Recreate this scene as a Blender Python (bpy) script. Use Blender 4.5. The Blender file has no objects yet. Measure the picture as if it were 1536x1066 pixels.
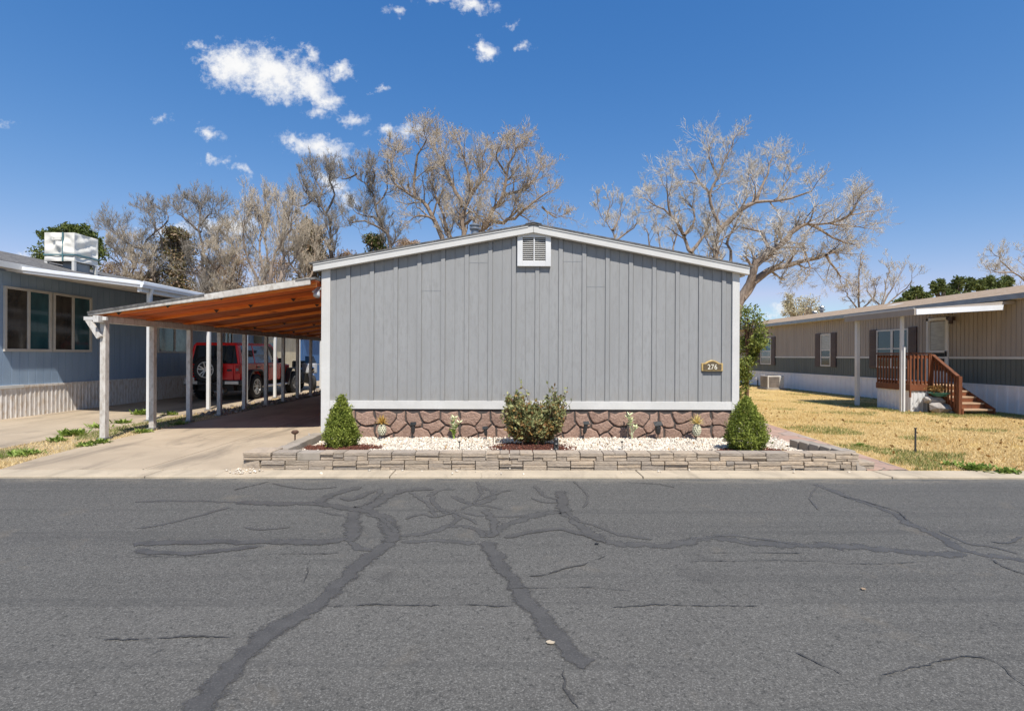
import bpy, math, random
import numpy as np
from mathutils import Vector, Matrix
R = math.radians
SC = bpy.context.scene
COL = SC.collection
random.seed(7)
rng = np.random.default_rng(7)

# ------------------------------------------------------------------ camera model (photograph is 1536 x 1066)
F, CX, CY, CAMZ, YAW, ROLL = 770.0, 768.0, 534.07, 1.44, 0.0169, 0.005
_f = Vector((math.sin(YAW), math.cos(YAW), 0)); _r0 = Vector((math.cos(YAW), -math.sin(YAW), 0)); _u0 = Vector((0, 0, 1))
_r = _r0*math.cos(ROLL) + _u0*math.sin(ROLL); _u = _u0*math.cos(ROLL) - _r0*math.sin(ROLL)
def ray(u, v):
    return _f + _r*((u-CX)/F) + _u*((CY-v)/F)
def at(u, v, Y):
    d = ray(u, v); t = Y/d.y
    return Vector((d.x*t, Y, CAMZ + d.z*t))
def atz(u, v, z=0.0):
    d = ray(u, v); t = (z-CAMZ)/d.z
    return Vector((d.x*t, d.y*t, z))
cam = bpy.data.cameras.new('camera'); camo = bpy.data.objects.new('camera', cam); COL.objects.link(camo)
cam.sensor_width = 36; cam.lens = 36*F/1536; cam.clip_end = 2000; cam.clip_start = 0.05
cam.shift_y = (CY-533)/1536
M3 = Matrix((_r, _u, -_f)).transposed()
camo.matrix_world = Matrix.Translation((0, 0, CAMZ)) @ M3.to_4x4()
SC.camera = camo

# ------------------------------------------------------------------ materials
class NT:
    def __init__(s, mat):
        s.t = mat.node_tree; s.n = s.t.nodes; s.l = s.t.links
    def add(s, typ, **kw):
        n = s.n.new(typ)
        for k, v in kw.items():
            if k.startswith('i_'):
                n.inputs[k[2:].replace('_', ' ')].default_value = v
            else: setattr(n, k, v)
        return n
    def link(s, a, b): s.l.new(a, b)
    def math(s, op, a, b=None, c=None, clamp=False):
        n = s.n.new('ShaderNodeMath'); n.operation = op; n.use_clamp = clamp
        for i, x in enumerate((a, b, c)):
            if x is None: continue
            if isinstance(x, (int, float)): n.inputs[i].default_value = x
            else: s.l.new(x, n.inputs[i])
        return n.outputs[0]
    def mix(s, fac, a, b, mode='MIX'):
        n = s.n.new('ShaderNodeMix'); n.data_type = 'RGBA'; n.blend_type = mode
        for sock, x in ((n.inputs[0], fac), (n.inputs[6], a), (n.inputs[7], b)):
            if isinstance(x, (int, float)): sock.default_value = x
            elif isinstance(x, tuple): sock.default_value = (*x, 1) if len(x) == 3 else x
            else: s.l.new(x, sock)
        return n.outputs[2]
    def pos(s, scale=(1, 1, 1), rot=(0, 0, 0), local=False):
        m = s.n.new('ShaderNodeMapping'); m.inputs['Scale'].default_value = scale; m.inputs['Rotation'].default_value = rot
        if local: s.l.new(s.n.new('ShaderNodeTexCoord').outputs['Object'], m.inputs['Vector'])
        else: s.l.new(s.n.new('ShaderNodeNewGeometry').outputs['Position'], m.inputs['Vector'])
        return m.outputs[0]
    def noise(s, vec, scale, detail=4, rough=.55, dist=0):
        n = s.n.new('ShaderNodeTexNoise'); n.inputs['Scale'].default_value = scale; n.inputs['Detail'].default_value = detail
        n.inputs['Roughness'].default_value = rough; n.inputs['Distortion'].default_value = dist
        s.l.new(vec, n.inputs['Vector']); return n.outputs[0]
    def ramp(s, fac, stops, interp='LINEAR'):
        n = s.n.new('ShaderNodeValToRGB'); e = n.color_ramp.elements; n.color_ramp.interpolation = interp
        while len(e) < len(stops): e.new(.5)
        for k, (p, c) in zip(e, stops):
            k.position = p; k.color = (c, c, c, 1) if isinstance(c, (int, float)) else (*c, 1)
        s.l.new(fac, n.inputs[0]); return n.outputs[0]
    def island(s):
        return s.n.new('ShaderNodeNewGeometry').outputs['Random Per Island']
MATS = {}
def newmat(name):
    m = bpy.data.materials.new(name); m.use_nodes = True; t = NT(m); b = m.node_tree.nodes['Principled BSDF']; MATS[name] = m
    return m, t, b
def bump(t, b, h, strength=.3, dist=.01):
    n = t.add('ShaderNodeBump'); n.inputs['Strength'].default_value = strength; n.inputs['Distance'].default_value = dist
    t.link(h, n.inputs['Height']); t.link(n.outputs[0], b.inputs['Normal'])
def pm(name, c1, c2=None, scale=3, rough=.6, metal=0, stretch=(1, 1, 1), bs=0, bscale=40, bdist=.005, spec=.5, isl=0, contrast=(.35, .65), local=False, c3=None, s3=30):
    """two-tone procedural material: noise mix, optional fine mottling, per-piece variation and bump"""
    m, t, b = newmat(name)
    b.inputs['Roughness'].default_value = rough; b.inputs['Metallic'].default_value = metal
    b.inputs['Specular IOR Level'].default_value = spec
    v = t.pos(stretch, local=local)
    c2 = c2 or tuple(x*.82 for x in c1)
    col = t.mix(t.ramp(t.noise(v, scale, 6), [(contrast[0], 0.), (contrast[1], 1.)]), c1, c2)
    if c3: col = t.mix(t.ramp(t.noise(v, s3, 3), [(.45, 0.), (.7, 1.)]), col, c3)
    if isl:
        k = t.math('MULTIPLY_ADD', t.island(), 2*isl, 1-isl)
        g = t.n.new('ShaderNodeCombineColor')
        for i in range(3): t.link(k, g.inputs[i])
        col = t.mix(1.0, col, g.outputs[0], 'MULTIPLY')
    t.link(col, b.inputs['Base Color'])
    if bs: bump(t, b, t.noise(v, bscale, 5), bs, bdist)
    return m
pm('grey_siding', (.300, .299, .294), (.268, .267, .262), 1.1, .62, stretch=(2, 2, .5), bs=.25, bscale=90, bdist=.003, c3=(.26, .257, .25), s3=14)
m, t, b = MATS['grey_siding'], NT(MATS['grey_siding']), MATS['grey_siding'].node_tree.nodes['Principled BSDF']
src = b.inputs['Base Color'].links[0].from_socket; sz = t.n.new('ShaderNodeSeparateXYZ'); t.link(t.pos(), sz.inputs[0])   # rain splash and dust on the foot of the wall, run marks above
splash = t.math('MULTIPLY', t.ramp(sz.outputs[2], [(.62, .5), (.95, 0.)]), t.ramp(t.noise(t.pos((3, 3, 1.2)), 3, 6, .7), [(.35, 0.), (.65, 1.)]))
runs = t.ramp(t.noise(t.pos((14, 14, .35)), 1.3, 5, .6), [(.55, 0.), (.75, .22)])
t.link(t.mix(runs, t.mix(splash, src, (.27, .24, .20)), (.20, .198, .193)), b.inputs['Base Color'])
pm('white_trim', (.62, .605, .57), (.55, .535, .50), 2.5, .5, bs=.1, bscale=60, c3=(.57, .555, .525), s3=25)
pm('white_paint', (.68, .675, .66), (.60, .595, .58), 2, .45)
pm('weathered_white', (.60, .565, .51), (.50, .46, .41), 5, .7, stretch=(1, 1, .5), bs=.3, bscale=40, c3=(.40, .355, .30), s3=18)
pm('post_white', (.62, .60, .56), (.52, .49, .45), 4, .6, stretch=(1, 1, .4), bs=.15, bscale=40, c3=(.42, .38, .33), s3=22)
pm('gutter_white', (.80, .82, .85), (.70, .71, .73), 2, .25)
pm('awning_under', (.62, .60, .56), (.52, .49, .45), 2, .6)
pm('shingle', (.12, .115, .11), (.2, .19, .18), 6, .95, spec=.15, bs=.6, bscale=50, bdist=.01, c3=(.07, .07, .07), s3=22)
pm('brown_shingle', (.36, .265, .18), (.26, .19, .13), 5, .95, spec=.1, bs=.5, bscale=40, bdist=.01, c3=(.38, .31, .25), s3=16)
pm('blue_siding', (.29, .385, .50), (.245, .33, .44), 1.5, .6, stretch=(2, 2, .5), bs=.2, bscale=80, bdist=.003)
pm('deep_blue', (.055, .145, .33), (.04, .115, .28), 1.5, .6)
pm('cream_paint', (.62, .54, .38), (.52, .45, .31), 2, .6)
pm('skirt_metal', (.78, .745, .70), (.69, .65, .60), 2.5, .5, stretch=(2, 2, .6), c3=(.54, .44, .33), s3=9)
pm('beige_frame', (.58, .54, .48), (.5, .46, .4), 3, .5)
pm('taupe_siding', (.375, .325, .277), (.325, .28, .237), 1.5, .65, stretch=(2, 2, .4), bs=.2, bscale=80, bdist=.003)
pm('green_siding', (.125, .14, .126), (.105, .118, .106), 1.5, .65, stretch=(2, 2, .4), bs=.2, bscale=80, bdist=.003)
pm('white_skirt', (.84, .82, .82), (.77, .75, .75), 2, .5)
pm('shutter_brown', (.075, .042, .037), (.06, .033, .03), 4, .5)
pm('grey_metal', (.32, .33, .34), (.24, .25, .26), 4, .4, metal=.6)
pm('dark_metal', (.03, .03, .032), (.045, .045, .045), 6, .5)
pm('black_plastic', (.018, .018, .02), (.03, .03, .03), 8, .45, bs=.1)
pm('rust', (.11, .055, .03), (.06, .03, .02), 12, .8)
pm('rubber', (.015, .015, .016), (.025, .024, .023), 10, .8, local=True, bs=.3, bscale=60)
pm('alloy', (.62, .61, .6), (.5, .49, .48), 6, .3, metal=.85, local=True)
pm('chrome', (.7, .7, .72), (.6, .6, .6), 6, .15, metal=1, local=True)
pm('silver_paint', (.55, .55, .56), (.5, .5, .5), 4, .3, metal=.5, local=True)
pm('red_paint', (.86, .02, .02), (.80, .017, .018), 3, .25, local=True, spec=.6)
pm('tail_red', (.5, .01, .01), (.4, .01, .01), 5, .15, local=True)
pm('glass_dark', (.012, .014, .016), (.02, .022, .024), 3, .05, spec=.8)
pm('glass_brown', (.07, .058, .045), (.025, .022, .02), 4, .08, spec=.8, stretch=(1, 1, .5))
pm('glass_teal', (.035, .105, .12), (.02, .055, .068), 3, .06, spec=.8, stretch=(1, 1, .4))
pm('glass_pale', (.25, .26, .25), (.12, .13, .13), 5, .08, spec=.8, stretch=(1, 1, .6))
pm('blind_pane', (.45, .43, .38), (.3, .29, .26), 4, .2, stretch=(1, 1, 8))
pm('canvas', (.76, .73, .66), (.64, .61, .55), 4, .8, bs=.2, bscale=20, local=True)
pm('teal_strap', (.09, .2, .22), (.06, .14, .16), 5, .7)
pm('gold', (.50, .32, .08), (.40, .24, .05), 20, .45, isl=.25)
pm('yellow_petal', (.66, .52, .20), (.55, .42, .14), 20, .5, isl=.25)
pm('pale_enamel', (.68, .66, .52), (.45, .43, .28), 60, .45)
pm('lily_white', (.72, .72, .52), (.5, .56, .24), 25, .5, isl=.3)
pm('lily_green', (.36, .46, .08), (.25, .36, .06), 25, .5, isl=.3)
pm('bronze', (.14, .10, .055), (.09, .065, .035), 30, .45)
pm('brass', (.75, .52, .2), (.55, .36, .13), 25, .35, metal=.35)
pm('bulb_grey', (.45, .45, .46), (.35, .35, .36), 10, .3)
pm('mulch', (.16, .055, .032), (.09, .03, .018), 30, .95, isl=.5, bs=.4)
pm('mulch_bed', (.11, .04, .024), (.06, .022, .014), 30, .95, bs=.6, bscale=60, bdist=.02)
pm('pebble', (.68, .62, .53), (.52, .45, .36), 9, .75, isl=.34, c3=(.62, .52, .40), s3=30)
pm('gravel_bed', (.55, .50, .44), (.25, .21, .17), 60, .95, bs=.8, bscale=50, bdist=.03)
pm('rock', (.3, .24, .19), (.2, .16, .13), 9, .9, isl=.35, bs=.4)
pm('big_rock', (.40, .36, .32), (.24, .21, .19), 6, .9, isl=.2, bs=.5, bscale=14, bdist=.03)
pm('leaf_litter', (.42, .25, .08), (.3, .17, .06), 20, .8, isl=.3)
pm('mortar', (.085, .07, .062), (.06, .05, .045), 12, .9)
pm('digits', (.8, .74, .6), (.7, .64, .5), 10, .4)
pm('green_tub', (.05, .19, .15), (.04, .15, .12), 5, .45)
def leafmat(name, c1, c2, isl=.45, trans=.25, scale=3):
    m, t, b = newmat(name)
    k = t.island()
    rampout = t.ramp(t.math('ADD', t.math('MULTIPLY', k, .6), t.math('MULTIPLY', t.noise(t.pos(), scale, 3), .6)), [(.3, c1), (.85, c2)])
    t.link(rampout, b.inputs['Base Color']); b.inputs['Roughness'].default_value = .6; b.inputs['Specular IOR Level'].default_value = .3
    if trans:
        tr = t.add('ShaderNodeBsdfTranslucent'); mx = t.add('ShaderNodeMixShader'); mx.inputs[0].default_value = trans
        t.link(rampout, tr.inputs[0]); t.link(b.outputs[0], mx.inputs[1]); t.link(tr.outputs[0], mx.inputs[2])
        t.link(mx.outputs[0], t.n['Material Output'].inputs[0])
    return m
leafmat('topiary_leaf', (.085, .12, .012), (.34, .38, .07))
leafmat('shrub_leaf', (.095, .12, .04), (.40, .39, .17), scale=6)
leafmat('shrub_bronze', (.20, .10, .035), (.36, .22, .07), scale=6)
leafmat('spring_leaf', (.08, .115, .018), (.29, .32, .075))
leafmat('pine_needle', (.035, .06, .012), (.16, .19, .045))
leafmat('juniper', (.08, .08, .03), (.28, .24, .11))
leafmat('hedge_leaf', (.045, .07, .018), (.19, .22, .07))
leafmat('blossom', (.42, .38, .24), (.62, .56, .40))
leafmat('dry_leaf', (.30, .20, .12), (.50, .37, .25))
leafmat('dry_grass', (.49, .35, .145), (.80, .63, .34), scale=1.2, trans=.15)
leafmat('green_grass', (.10, .14, .03), (.30, .32, .10), scale=2, trans=.2)
leafmat('weed_leaf', (.09, .16, .02), (.34, .42, .10))
def barkmat(name, c1, c2, sc=5):
    return pm(name, c1, c2, sc, .9, bs=.6, bscale=14, bdist=.03, stretch=(2, 2, .6), isl=.18)
barkmat('bark_pale', (.33, .26, .205), (.19, .14, .105))
barkmat('bark_tan', (.33, .25, .185), (.18, .13, .095))
barkmat('bark_grey', (.21, .17, .145), (.12, .095, .08))
barkmat('twig_pale', (.64, .585, .51), (.50, .455, .39))
barkmat('twig_tan', (.55, .465, .36), (.42, .355, .27))
barkmat('twig_grey', (.34, .30, .25), (.235, .205, .17))
barkmat('stem_brown', (.16, .09, .05), (.11, .06, .035))

def asphalt():
    m, t, b = newmat('asphalt'); v = t.pos()
    big = t.noise(v, .45, 6, .65, .5); st = t.noise(t.pos((.06, 1.3, 1)), 1.0, 5)   # blotches, and wear running along the lanes
    base = t.mix(t.ramp(t.math('MULTIPLY_ADD', big, .5, t.math('MULTIPLY', st, .5)), [(.36, 0.), (.62, 1.)]), (.078, .074, .0665), (.110, .104, .093))
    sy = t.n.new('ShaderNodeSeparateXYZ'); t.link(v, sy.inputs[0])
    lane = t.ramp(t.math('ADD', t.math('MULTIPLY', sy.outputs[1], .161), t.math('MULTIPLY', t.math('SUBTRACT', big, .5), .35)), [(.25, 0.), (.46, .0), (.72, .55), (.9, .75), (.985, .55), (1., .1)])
    base = t.mix(lane, base, (.080, .076, .069))                                      # darker towards the far lane; gritty edge at the kerb
    dust = t.math('MULTIPLY', t.ramp(t.math('MULTIPLY', sy.outputs[1], .161), [(.95, 0.), (.995, .8)]), t.ramp(t.noise(t.pos((.8, 3, 1)), 2.2, 5, .7), [(.42, 0.), (.62, 1.)]))
    base = t.mix(dust, base, (.27, .23, .17))
    g1 = t.noise(v, 120, 2, .7); g2 = t.noise(v, 48, 3, .7)
    col = t.mix(t.ramp(g1, [(.50, 0.), (.68, .8)]), base, (.22, .21, .19))
    col = t.mix(t.ramp(g2, [(.32, .9), (.46, 0.)]), col, (.046, .045, .041))
    col = t.mix(t.ramp(t.noise(t.pos((.05, 2.2, 1)), 2.3, 5, .65), [(.52, 0.), (.68, .45)]), col, (.062, .060, .056))   # long scuffs along the lanes
    stain = t.ramp(t.noise(v, 1.6, 4, .65, .4), [(.60, 0.), (.76, .42)])
    col = t.mix(stain, col, (.19, .16, .12))
    oil = t.ramp(t.noise(v, .9, 5, .6, .8), [(.64, 0.), (.74, .5)]); col = t.mix(oil, col, (.045, .043, .041))
    t.link(col, b.inputs['Base Color']); b.inputs['Roughness'].default_value = .85; b.inputs['Specular IOR Level'].default_value = .3
    bump(t, b, t.math('ADD', t.noise(v, 110, 3), t.math('MULTIPLY', g2, 1.5)), .55, .006)
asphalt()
def sealmat(name, c, a):
    m, t, b = newmat(name); v = t.pos()
    col = t.mix(t.ramp(t.noise(v, 9, 5), [(.35, 0.), (.7, 1.)]), c, tuple(x*1.35 for x in c))
    col = t.mix(t.ramp(t.noise(v, 110, 2), [(.52, 0.), (.72, .6)]), col, (.15, .143, .132))
    t.link(col, b.inputs['Base Color']); b.inputs['Roughness'].default_value = .6; b.inputs['Specular IOR Level'].default_value = .3
    # worn edges: the sealant thins out in specks
    ed = t.add('ShaderNodeAttribute', attribute_name='edge').outputs['Fac']
    t.link(t.ramp(t.math('ADD', ed, t.math('MULTIPLY', t.math('SUBTRACT', t.noise(v, 22, 6, .75), .5), 1.5)), [(a, 0.), (a+.38, .95)]), b.inputs['Alpha'])
sealmat('tar', (.063, .060, .0565), .12)
sealmat('tar_thin', (.068, .065, .061), .22)
sealmat('crack', (.050, .047, .043), .30)
def concrete(name, c1, c2, c3, sc=1.0):
    m, t, b = newmat(name); v = t.pos()
    col = t.mix(t.ramp(t.noise(v, .9*sc, 7, .6, .3), [(.35, 0.), (.66, 1.)]), c1, c2)
    col = t.mix(t.ramp(t.noise(t.pos((1.2, .35, 1)), 1.7*sc, 6, .65, .5), [(.50, 0.), (.70, .85)]), col, c3)
    col = t.mix(t.ramp(t.noise(v, 70, 3), [(.5, 0.), (.75, .35)]), col, tuple(x*.6 for x in c1))
    vor = t.add('ShaderNodeTexVoronoi'); vor.feature = 'DISTANCE_TO_EDGE'; vor.inputs['Scale'].default_value = .42
    w = t.n.new('ShaderNodeVectorMath'); w.operation = 'ADD'; nz = t.n.new('ShaderNodeTexNoise'); nz.inputs['Scale'].default_value = 2.5
    t.link(v, nz.inputs['Vector']); t.link(v, w.inputs[0])
    s = t.n.new('ShaderNodeVectorMath'); s.operation = 'SCALE'; s.inputs[3].default_value = .5; t.link(nz.outputs['Color'], s.inputs[0]); t.link(s.outputs[0], w.inputs[1])
    t.link(w.outputs[0], vor.inputs['Vector'])
    ck = t.math('MULTIPLY', t.ramp(vor.outputs[0], [(.0, 1.), (.008, 0.)]), t.ramp(t.noise(v, .6, 2), [(.5, 0.), (.6, .55)]))
    col = t.mix(ck, col, tuple(x*.45 for x in c1))
    t.link(col, b.inputs['Base Color']); b.inputs['Roughness'].default_value = .85; b.inputs['Specular IOR Level'].default_value = .3
    bump(t, b, t.noise(v, 60, 5), .25, .006)
concrete('drive_concrete', (.46, .37, .265), (.37, .295, .21), (.22, .18, .135))
concrete('kerb_concrete', (.52, .43, .31), (.44, .365, .265), (.34, .28, .205), 2)
concrete('pad_concrete', (.36, .31, .26), (.30, .26, .21), (.22, .19, .15), 3)
def flagmat():
    m, t, b = newmat('flagstone'); v = t.pos()
    w = t.n.new('ShaderNodeVectorMath'); w.operation = 'ADD'; nz = t.n.new('ShaderNodeTexNoise'); nz.inputs['Scale'].default_value = 4
    t.link(v, nz.inputs['Vector']); s = t.n.new('ShaderNodeVectorMath'); s.operation = 'SCALE'; s.inputs[3].default_value = .18
    t.link(nz.outputs['Color'], s.inputs[0]); t.link(v, w.inputs[0]); t.link(s.outputs[0], w.inputs[1])
    vo = t.add('ShaderNodeTexVoronoi'); vo.feature = 'DISTANCE_TO_EDGE'; vo.inputs['Scale'].default_value = 2.1; t.link(w.outputs[0], vo.inputs['Vector'])
    vc = t.add('ShaderNodeTexVoronoi'); vc.inputs['Scale'].default_value = 2.1; t.link(w.outputs[0], vc.inputs['Vector'])
    sep = t.n.new('ShaderNodeSeparateColor'); t.link(vc.outputs['Color'], sep.inputs[0])
    col = t.ramp(sep.outputs[0], [(0., (.40, .25, .185)), (.4, (.46, .30, .22)), (.75, (.36, .235, .18)), (1., (.46, .39, .33))])
    col = t.mix(t.ramp(t.noise(v, 7, 5), [(.4, 0.), (.75, .6)]), col, (.30, .20, .155))
    col = t.mix(t.ramp(vo.outputs[0], [(.012, 1.), (.03, 0.)]), col, (.20, .16, .12))
    t.link(col, b.inputs['Base Color']); b.inputs['Roughness'].default_value = .85
    bump(t, b, t.math('ADD', t.ramp(vo.outputs[0], [(.0, 0.), (.05, 1.)]), t.math('MULTIPLY', t.noise(v, 25, 4), .4)), .5, .015)
flagmat()
def lawnmat(name, a, b2, c, d):
    m, t, b = newmat(name); v = t.pos()
    col = t.mix(t.ramp(t.noise(v, .55, 5, .6), [(.38, 0.), (.62, 1.)]), a, b2)
    col = t.mix(t.ramp(t.noise(t.pos((1, 1.6, 1)), .8, 5, .65, .6), [(.55, 0.), (.70, .8)]), col, c)
    col = t.mix(t.ramp(t.noise(v, 22, 5, .7), [(.48, 0.), (.75, .8)]), col, d)
    t.link(col, b.inputs['Base Color']); b.inputs['Roughness'].default_value = 1; b.inputs['Specular IOR Level'].default_value = .1
    bump(t, b, t.noise(v, 60, 5, .7), .8, .03)
lawnmat('lawn_dry', (.56, .375, .135), (.64, .46, .20), (.42, .30, .10), (.32, .21, .08))
lawnmat('dirt_strip', (.54, .43, .27), (.45, .35, .21), (.26, .235, .09), (.24, .18, .10))
lawnmat('earth', (.36, .28, .16), (.30, .24, .13), (.26, .21, .1), (.2, .15, .08))
def woodmat(name, c1, c2, c3, axis=(1, 1, 1)):
    m, t, b = newmat(name); v = t.pos(axis)
    col = t.mix(t.ramp(t.noise(v, 7, 7, .65, .8), [(.35, 0.), (.68, 1.)]), c1, c2)
    col = t.mix(t.ramp(t.noise(v, 3.1, 5, .7, .4), [(.56, 0.), (.70, .9)]), col, c3)
    k = t.math('MULTIPLY_ADD', t.island(), .75, .6); g = t.n.new('ShaderNodeCombineColor')
    for i in range(3): t.link(k, g.inputs[i])
    col = t.mix(1., col, g.outputs[0], 'MULTIPLY')
    t.link(col, b.inputs['Base Color']); b.inputs['Roughness'].default_value = .6
    bump(t, b, t.noise(v, 20, 5), .3, .006)
woodmat('orange_wood', (.85, .28, .045), (.66, .17, .025), (.22, .05, .014), (.35, 3, 3))
woodmat('stained_planks', (.62, .14, .025), (.42, .08, .015), (.10, .02, .008), (.35, 3, 3))  # darker than the joists: shade on the undersides put into the colour
woodmat('porch_wood', (.20, .066, .025), (.14, .045, .017), (.08, .03, .014), (2, 2, .4))
woodmat('tread_wood', (.58, .40, .26), (.46, .30, .18), (.3, .19, .11), (.4, 2, 2))
def stonemat():
    m, t, b = newmat('field_stone'); v = t.pos()
    col = t.mix(t.ramp(t.noise(v, 9, 6, .7), [(.35, 0.), (.65, 1.)]), (.35, .228, .168), (.25, .155, .116))
    col = t.mix(t.ramp(t.noise(v, 38, 4, .7), [(.5, 0.), (.72, .8)]), col, (.43, .30, .235))
    col = t.mix(t.ramp(t.noise(v, 22, 4, .7), [(.28, .8), (.42, 0.)]), col, (.15, .085, .065))
    k = t.math('MULTIPLY_ADD', t.island(), .24, .9); g = t.n.new('ShaderNodeCombineColor')
    for i in range(3): t.link(k, g.inputs[i])
    col = t.mix(1., col, g.outputs[0], 'MULTIPLY')
    t.link(col, b.inputs['Base Color']); b.inputs['Roughness'].default_value = .9
    bump(t, b, t.noise(v, 26, 6, .7), .9, .03)
    m, t, b = newmat('ledge_stone'); v = t.pos((1, 1, 3))
    k = t.island()
    col = t.ramp(k, [(0., (.30, .245, .185)), (.3, (.44, .35, .255)), (.55, (.33, .275, .22)), (.8, (.50, .39, .275)), (1., (.27, .235, .20))])
    col = t.mix(t.ramp(t.noise(v, 9, 6, .7), [(.45, 0.), (.7, .7)]), col, (.20, .165, .135))
    col = t.mix(t.ramp(t.noise(v, 50, 3), [(.55, 0.), (.75, .5)]), col, (.5, .43, .34))
    t.link(col, b.inputs['Base Color']); b.inputs['Roughness'].default_value = .9
    bump(t, b, t.noise(v, 22, 6, .7), .8, .02)
stonemat()

# ------------------------------------------------------------------ geometry helpers
ORG = {}
def origin(o):
    while o is not None:
        if o.name in ORG: return ORG[o.name]
        o = o.parent
    return Vector((0, 0, 0))
def tag(o, label=None, cat=None, group=None, kind=None):
    if label: o['label'] = label
    if cat: o['category'] = cat
    if group: o['group'] = group
    if kind: o['kind'] = kind
    return o
def empty(name, loc, label, cat, group=None, rz=0, local=False):
    """an Empty at the base of a thing; its parts are modelled in world space unless local=True"""
    o = bpy.data.objects.new(name, None); COL.objects.link(o); o.location = loc; o.rotation_euler.z = rz
    o.empty_display_size = .2
    ORG[o.name] = Vector((0, 0, 0)) if local else Vector(loc)
    return tag(o, label, cat, group)
class MB:
    def __init__(s): s.v = []; s.f = []
    def add(s, vs, fs):
        n = len(s.v); s.v.extend(vs); s.f.extend([tuple(i+n for i in f) for f in fs]); return s
    def box(s, x0, x1, y0, y1, z0, z1):
        return s.add([(x0, y0, z0), (x1, y0, z0), (x1, y1, z0), (x0, y1, z0), (x0, y0, z1), (x1, y0, z1), (x1, y1, z1), (x0, y1, z1)],
                     [(3, 2, 1, 0), (4, 5, 6, 7), (0, 1, 5, 4), (1, 2, 6, 5), (2, 3, 7, 6), (3, 0, 4, 7)])
    def hexa(s, p):   # 8 points: bottom ring 0-3 ccw, top ring 4-7
        return s.add([tuple(q) for q in p], [(3, 2, 1, 0), (4, 5, 6, 7), (0, 1, 5, 4), (1, 2, 6, 5), (2, 3, 7, 6), (3, 0, 4, 7)])
    def bar(s, p, q, w, h, up=(0, 0, 1)):
        p = Vector(p); q = Vector(q); d = (q-p).normalized(); u = Vector(up)
        if abs(d.dot(u)) > .98: u = Vector((0, 1, 0))
        x = d.cross(u).normalized(); z = x.cross(d).normalized()
        o = []
        for e in (p, q):
            for a, b in ((-1, -1), (1, -1), (1, 1), (-1, 1)): o.append(e + x*(a*w/2) + z*(b*h/2))
        return s.add([tuple(k) for k in o], [(3, 2, 1, 0), (4, 5, 6, 7), (0, 1, 5, 4), (1, 2, 6, 5), (2, 3, 7, 6), (3, 0, 4, 7)])
    def prism(s, poly, d):
        """poly: 3-D points of a planar outline, extruded by the vector d"""
        d = Vector(d); n = len(poly); a = [tuple(p) for p in poly]; b = [tuple(Vector(p)+d) for p in poly]
        return s.add(a+b, [tuple(range(n-1, -1, -1)), tuple(range(n, 2*n))] + [(i, (i+1) % n, n+(i+1) % n, n+i) for i in range(n)])
    def tube(s, pts, rad, n=8, cap=True):
        pts = [Vector(p) for p in pts]
        if isinstance(rad, (int, float)): rad = [rad]*len(pts)
        k = len(s.v); up = None
        for i, p in enumerate(pts):
            d = (pts[min(i+1, len(pts)-1)] - pts[max(i-1, 0)]).normalized()
            if up is None: up = Vector((0, 0, 1)) if abs(d.z) < .9 else Vector((1, 0, 0))
            x = d.cross(up).normalized(); y = x.cross(d).normalized(); up = y if abs(d.dot(up)) < .999 else up
            for j in range(n):
                a = 2*math.pi*j/n; s.v.append(tuple(p + x*(rad[i]*math.cos(a)) + y*(rad[i]*math.sin(a))))
        for i in range(len(pts)-1):
            for j in range(n):
                j2 = (j+1) % n; s.f.append((k+i*n+j, k+i*n+j2, k+(i+1)*n+j2, k+(i+1)*n+j))
        if cap:
            s.f.append(tuple(k+j for j in range(n-1, -1, -1))); s.f.append(tuple(k+(len(pts)-1)*n+j for j in range(n)))
        return s
    def lathe(s, prof, c, n=16, axis='z', cap=True):
        """prof: (radius, height) pairs round an axis through c"""
        k = len(s.v); c = Vector(c)
        for r, h in prof:
            for j in range(n):
                a = 2*math.pi*j/n; x, y = r*math.cos(a), r*math.sin(a)
                o = {'z': (x, y, h), 'y': (x, h, y), 'x': (h, x, y)}[axis]
                s.v.append(tuple(c+Vector(o)))
        for i in range(len(prof)-1):
            for j in range(n):
                j2 = (j+1) % n; s.f.append((k+i*n+j, k+i*n+j2, k+(i+1)*n+j2, k+(i+1)*n+j))
        if cap: s.f.append(tuple(k+j for j in range(n-1, -1, -1))); s.f.append(tuple(k+(len(prof)-1)*n+j for j in range(n)))
        return s
    def blob(s, c, r, nz=0.0, seed=0, sq=(1, 1, 1)):
        """a lumpy closed pebble or knob"""
        vs, fs = ICO; rr = random.Random(seed)
        return s.add([(c[0]+x*r*sq[0]*(1+nz*rr.uniform(-1, 1)), c[1]+y*r*sq[1]*(1+nz*rr.uniform(-1, 1)), c[2]+z*r*sq[2]*(1+nz*rr.uniform(-1, 1))) for x, y, z in vs], fs)
    def build(s, name, m, parent=None, bevel=0, smooth=False, seg=2, flip=False):
        me = bpy.data.meshes.new(name); o3 = origin(parent)
        vv = [(x-o3.x, y-o3.y, z-o3.z) for x, y, z in s.v] if o3.length else s.v
        me.from_pydata(vv, [], s.f); me.materials.append(MATS[m])
        ob = bpy.data.objects.new(name, me); COL.objects.link(ob)
        if parent is not None: ob.parent = parent
        if smooth:
            me.polygons.foreach_set('use_smooth', [True]*len(me.polygons))
        if bevel:
            b = ob.modifiers.new('bevel', 'BEVEL'); b.width = bevel; b.segments = seg; b.limit_method = 'ANGLE'; b.angle_limit = R(40)
        return ob
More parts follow.
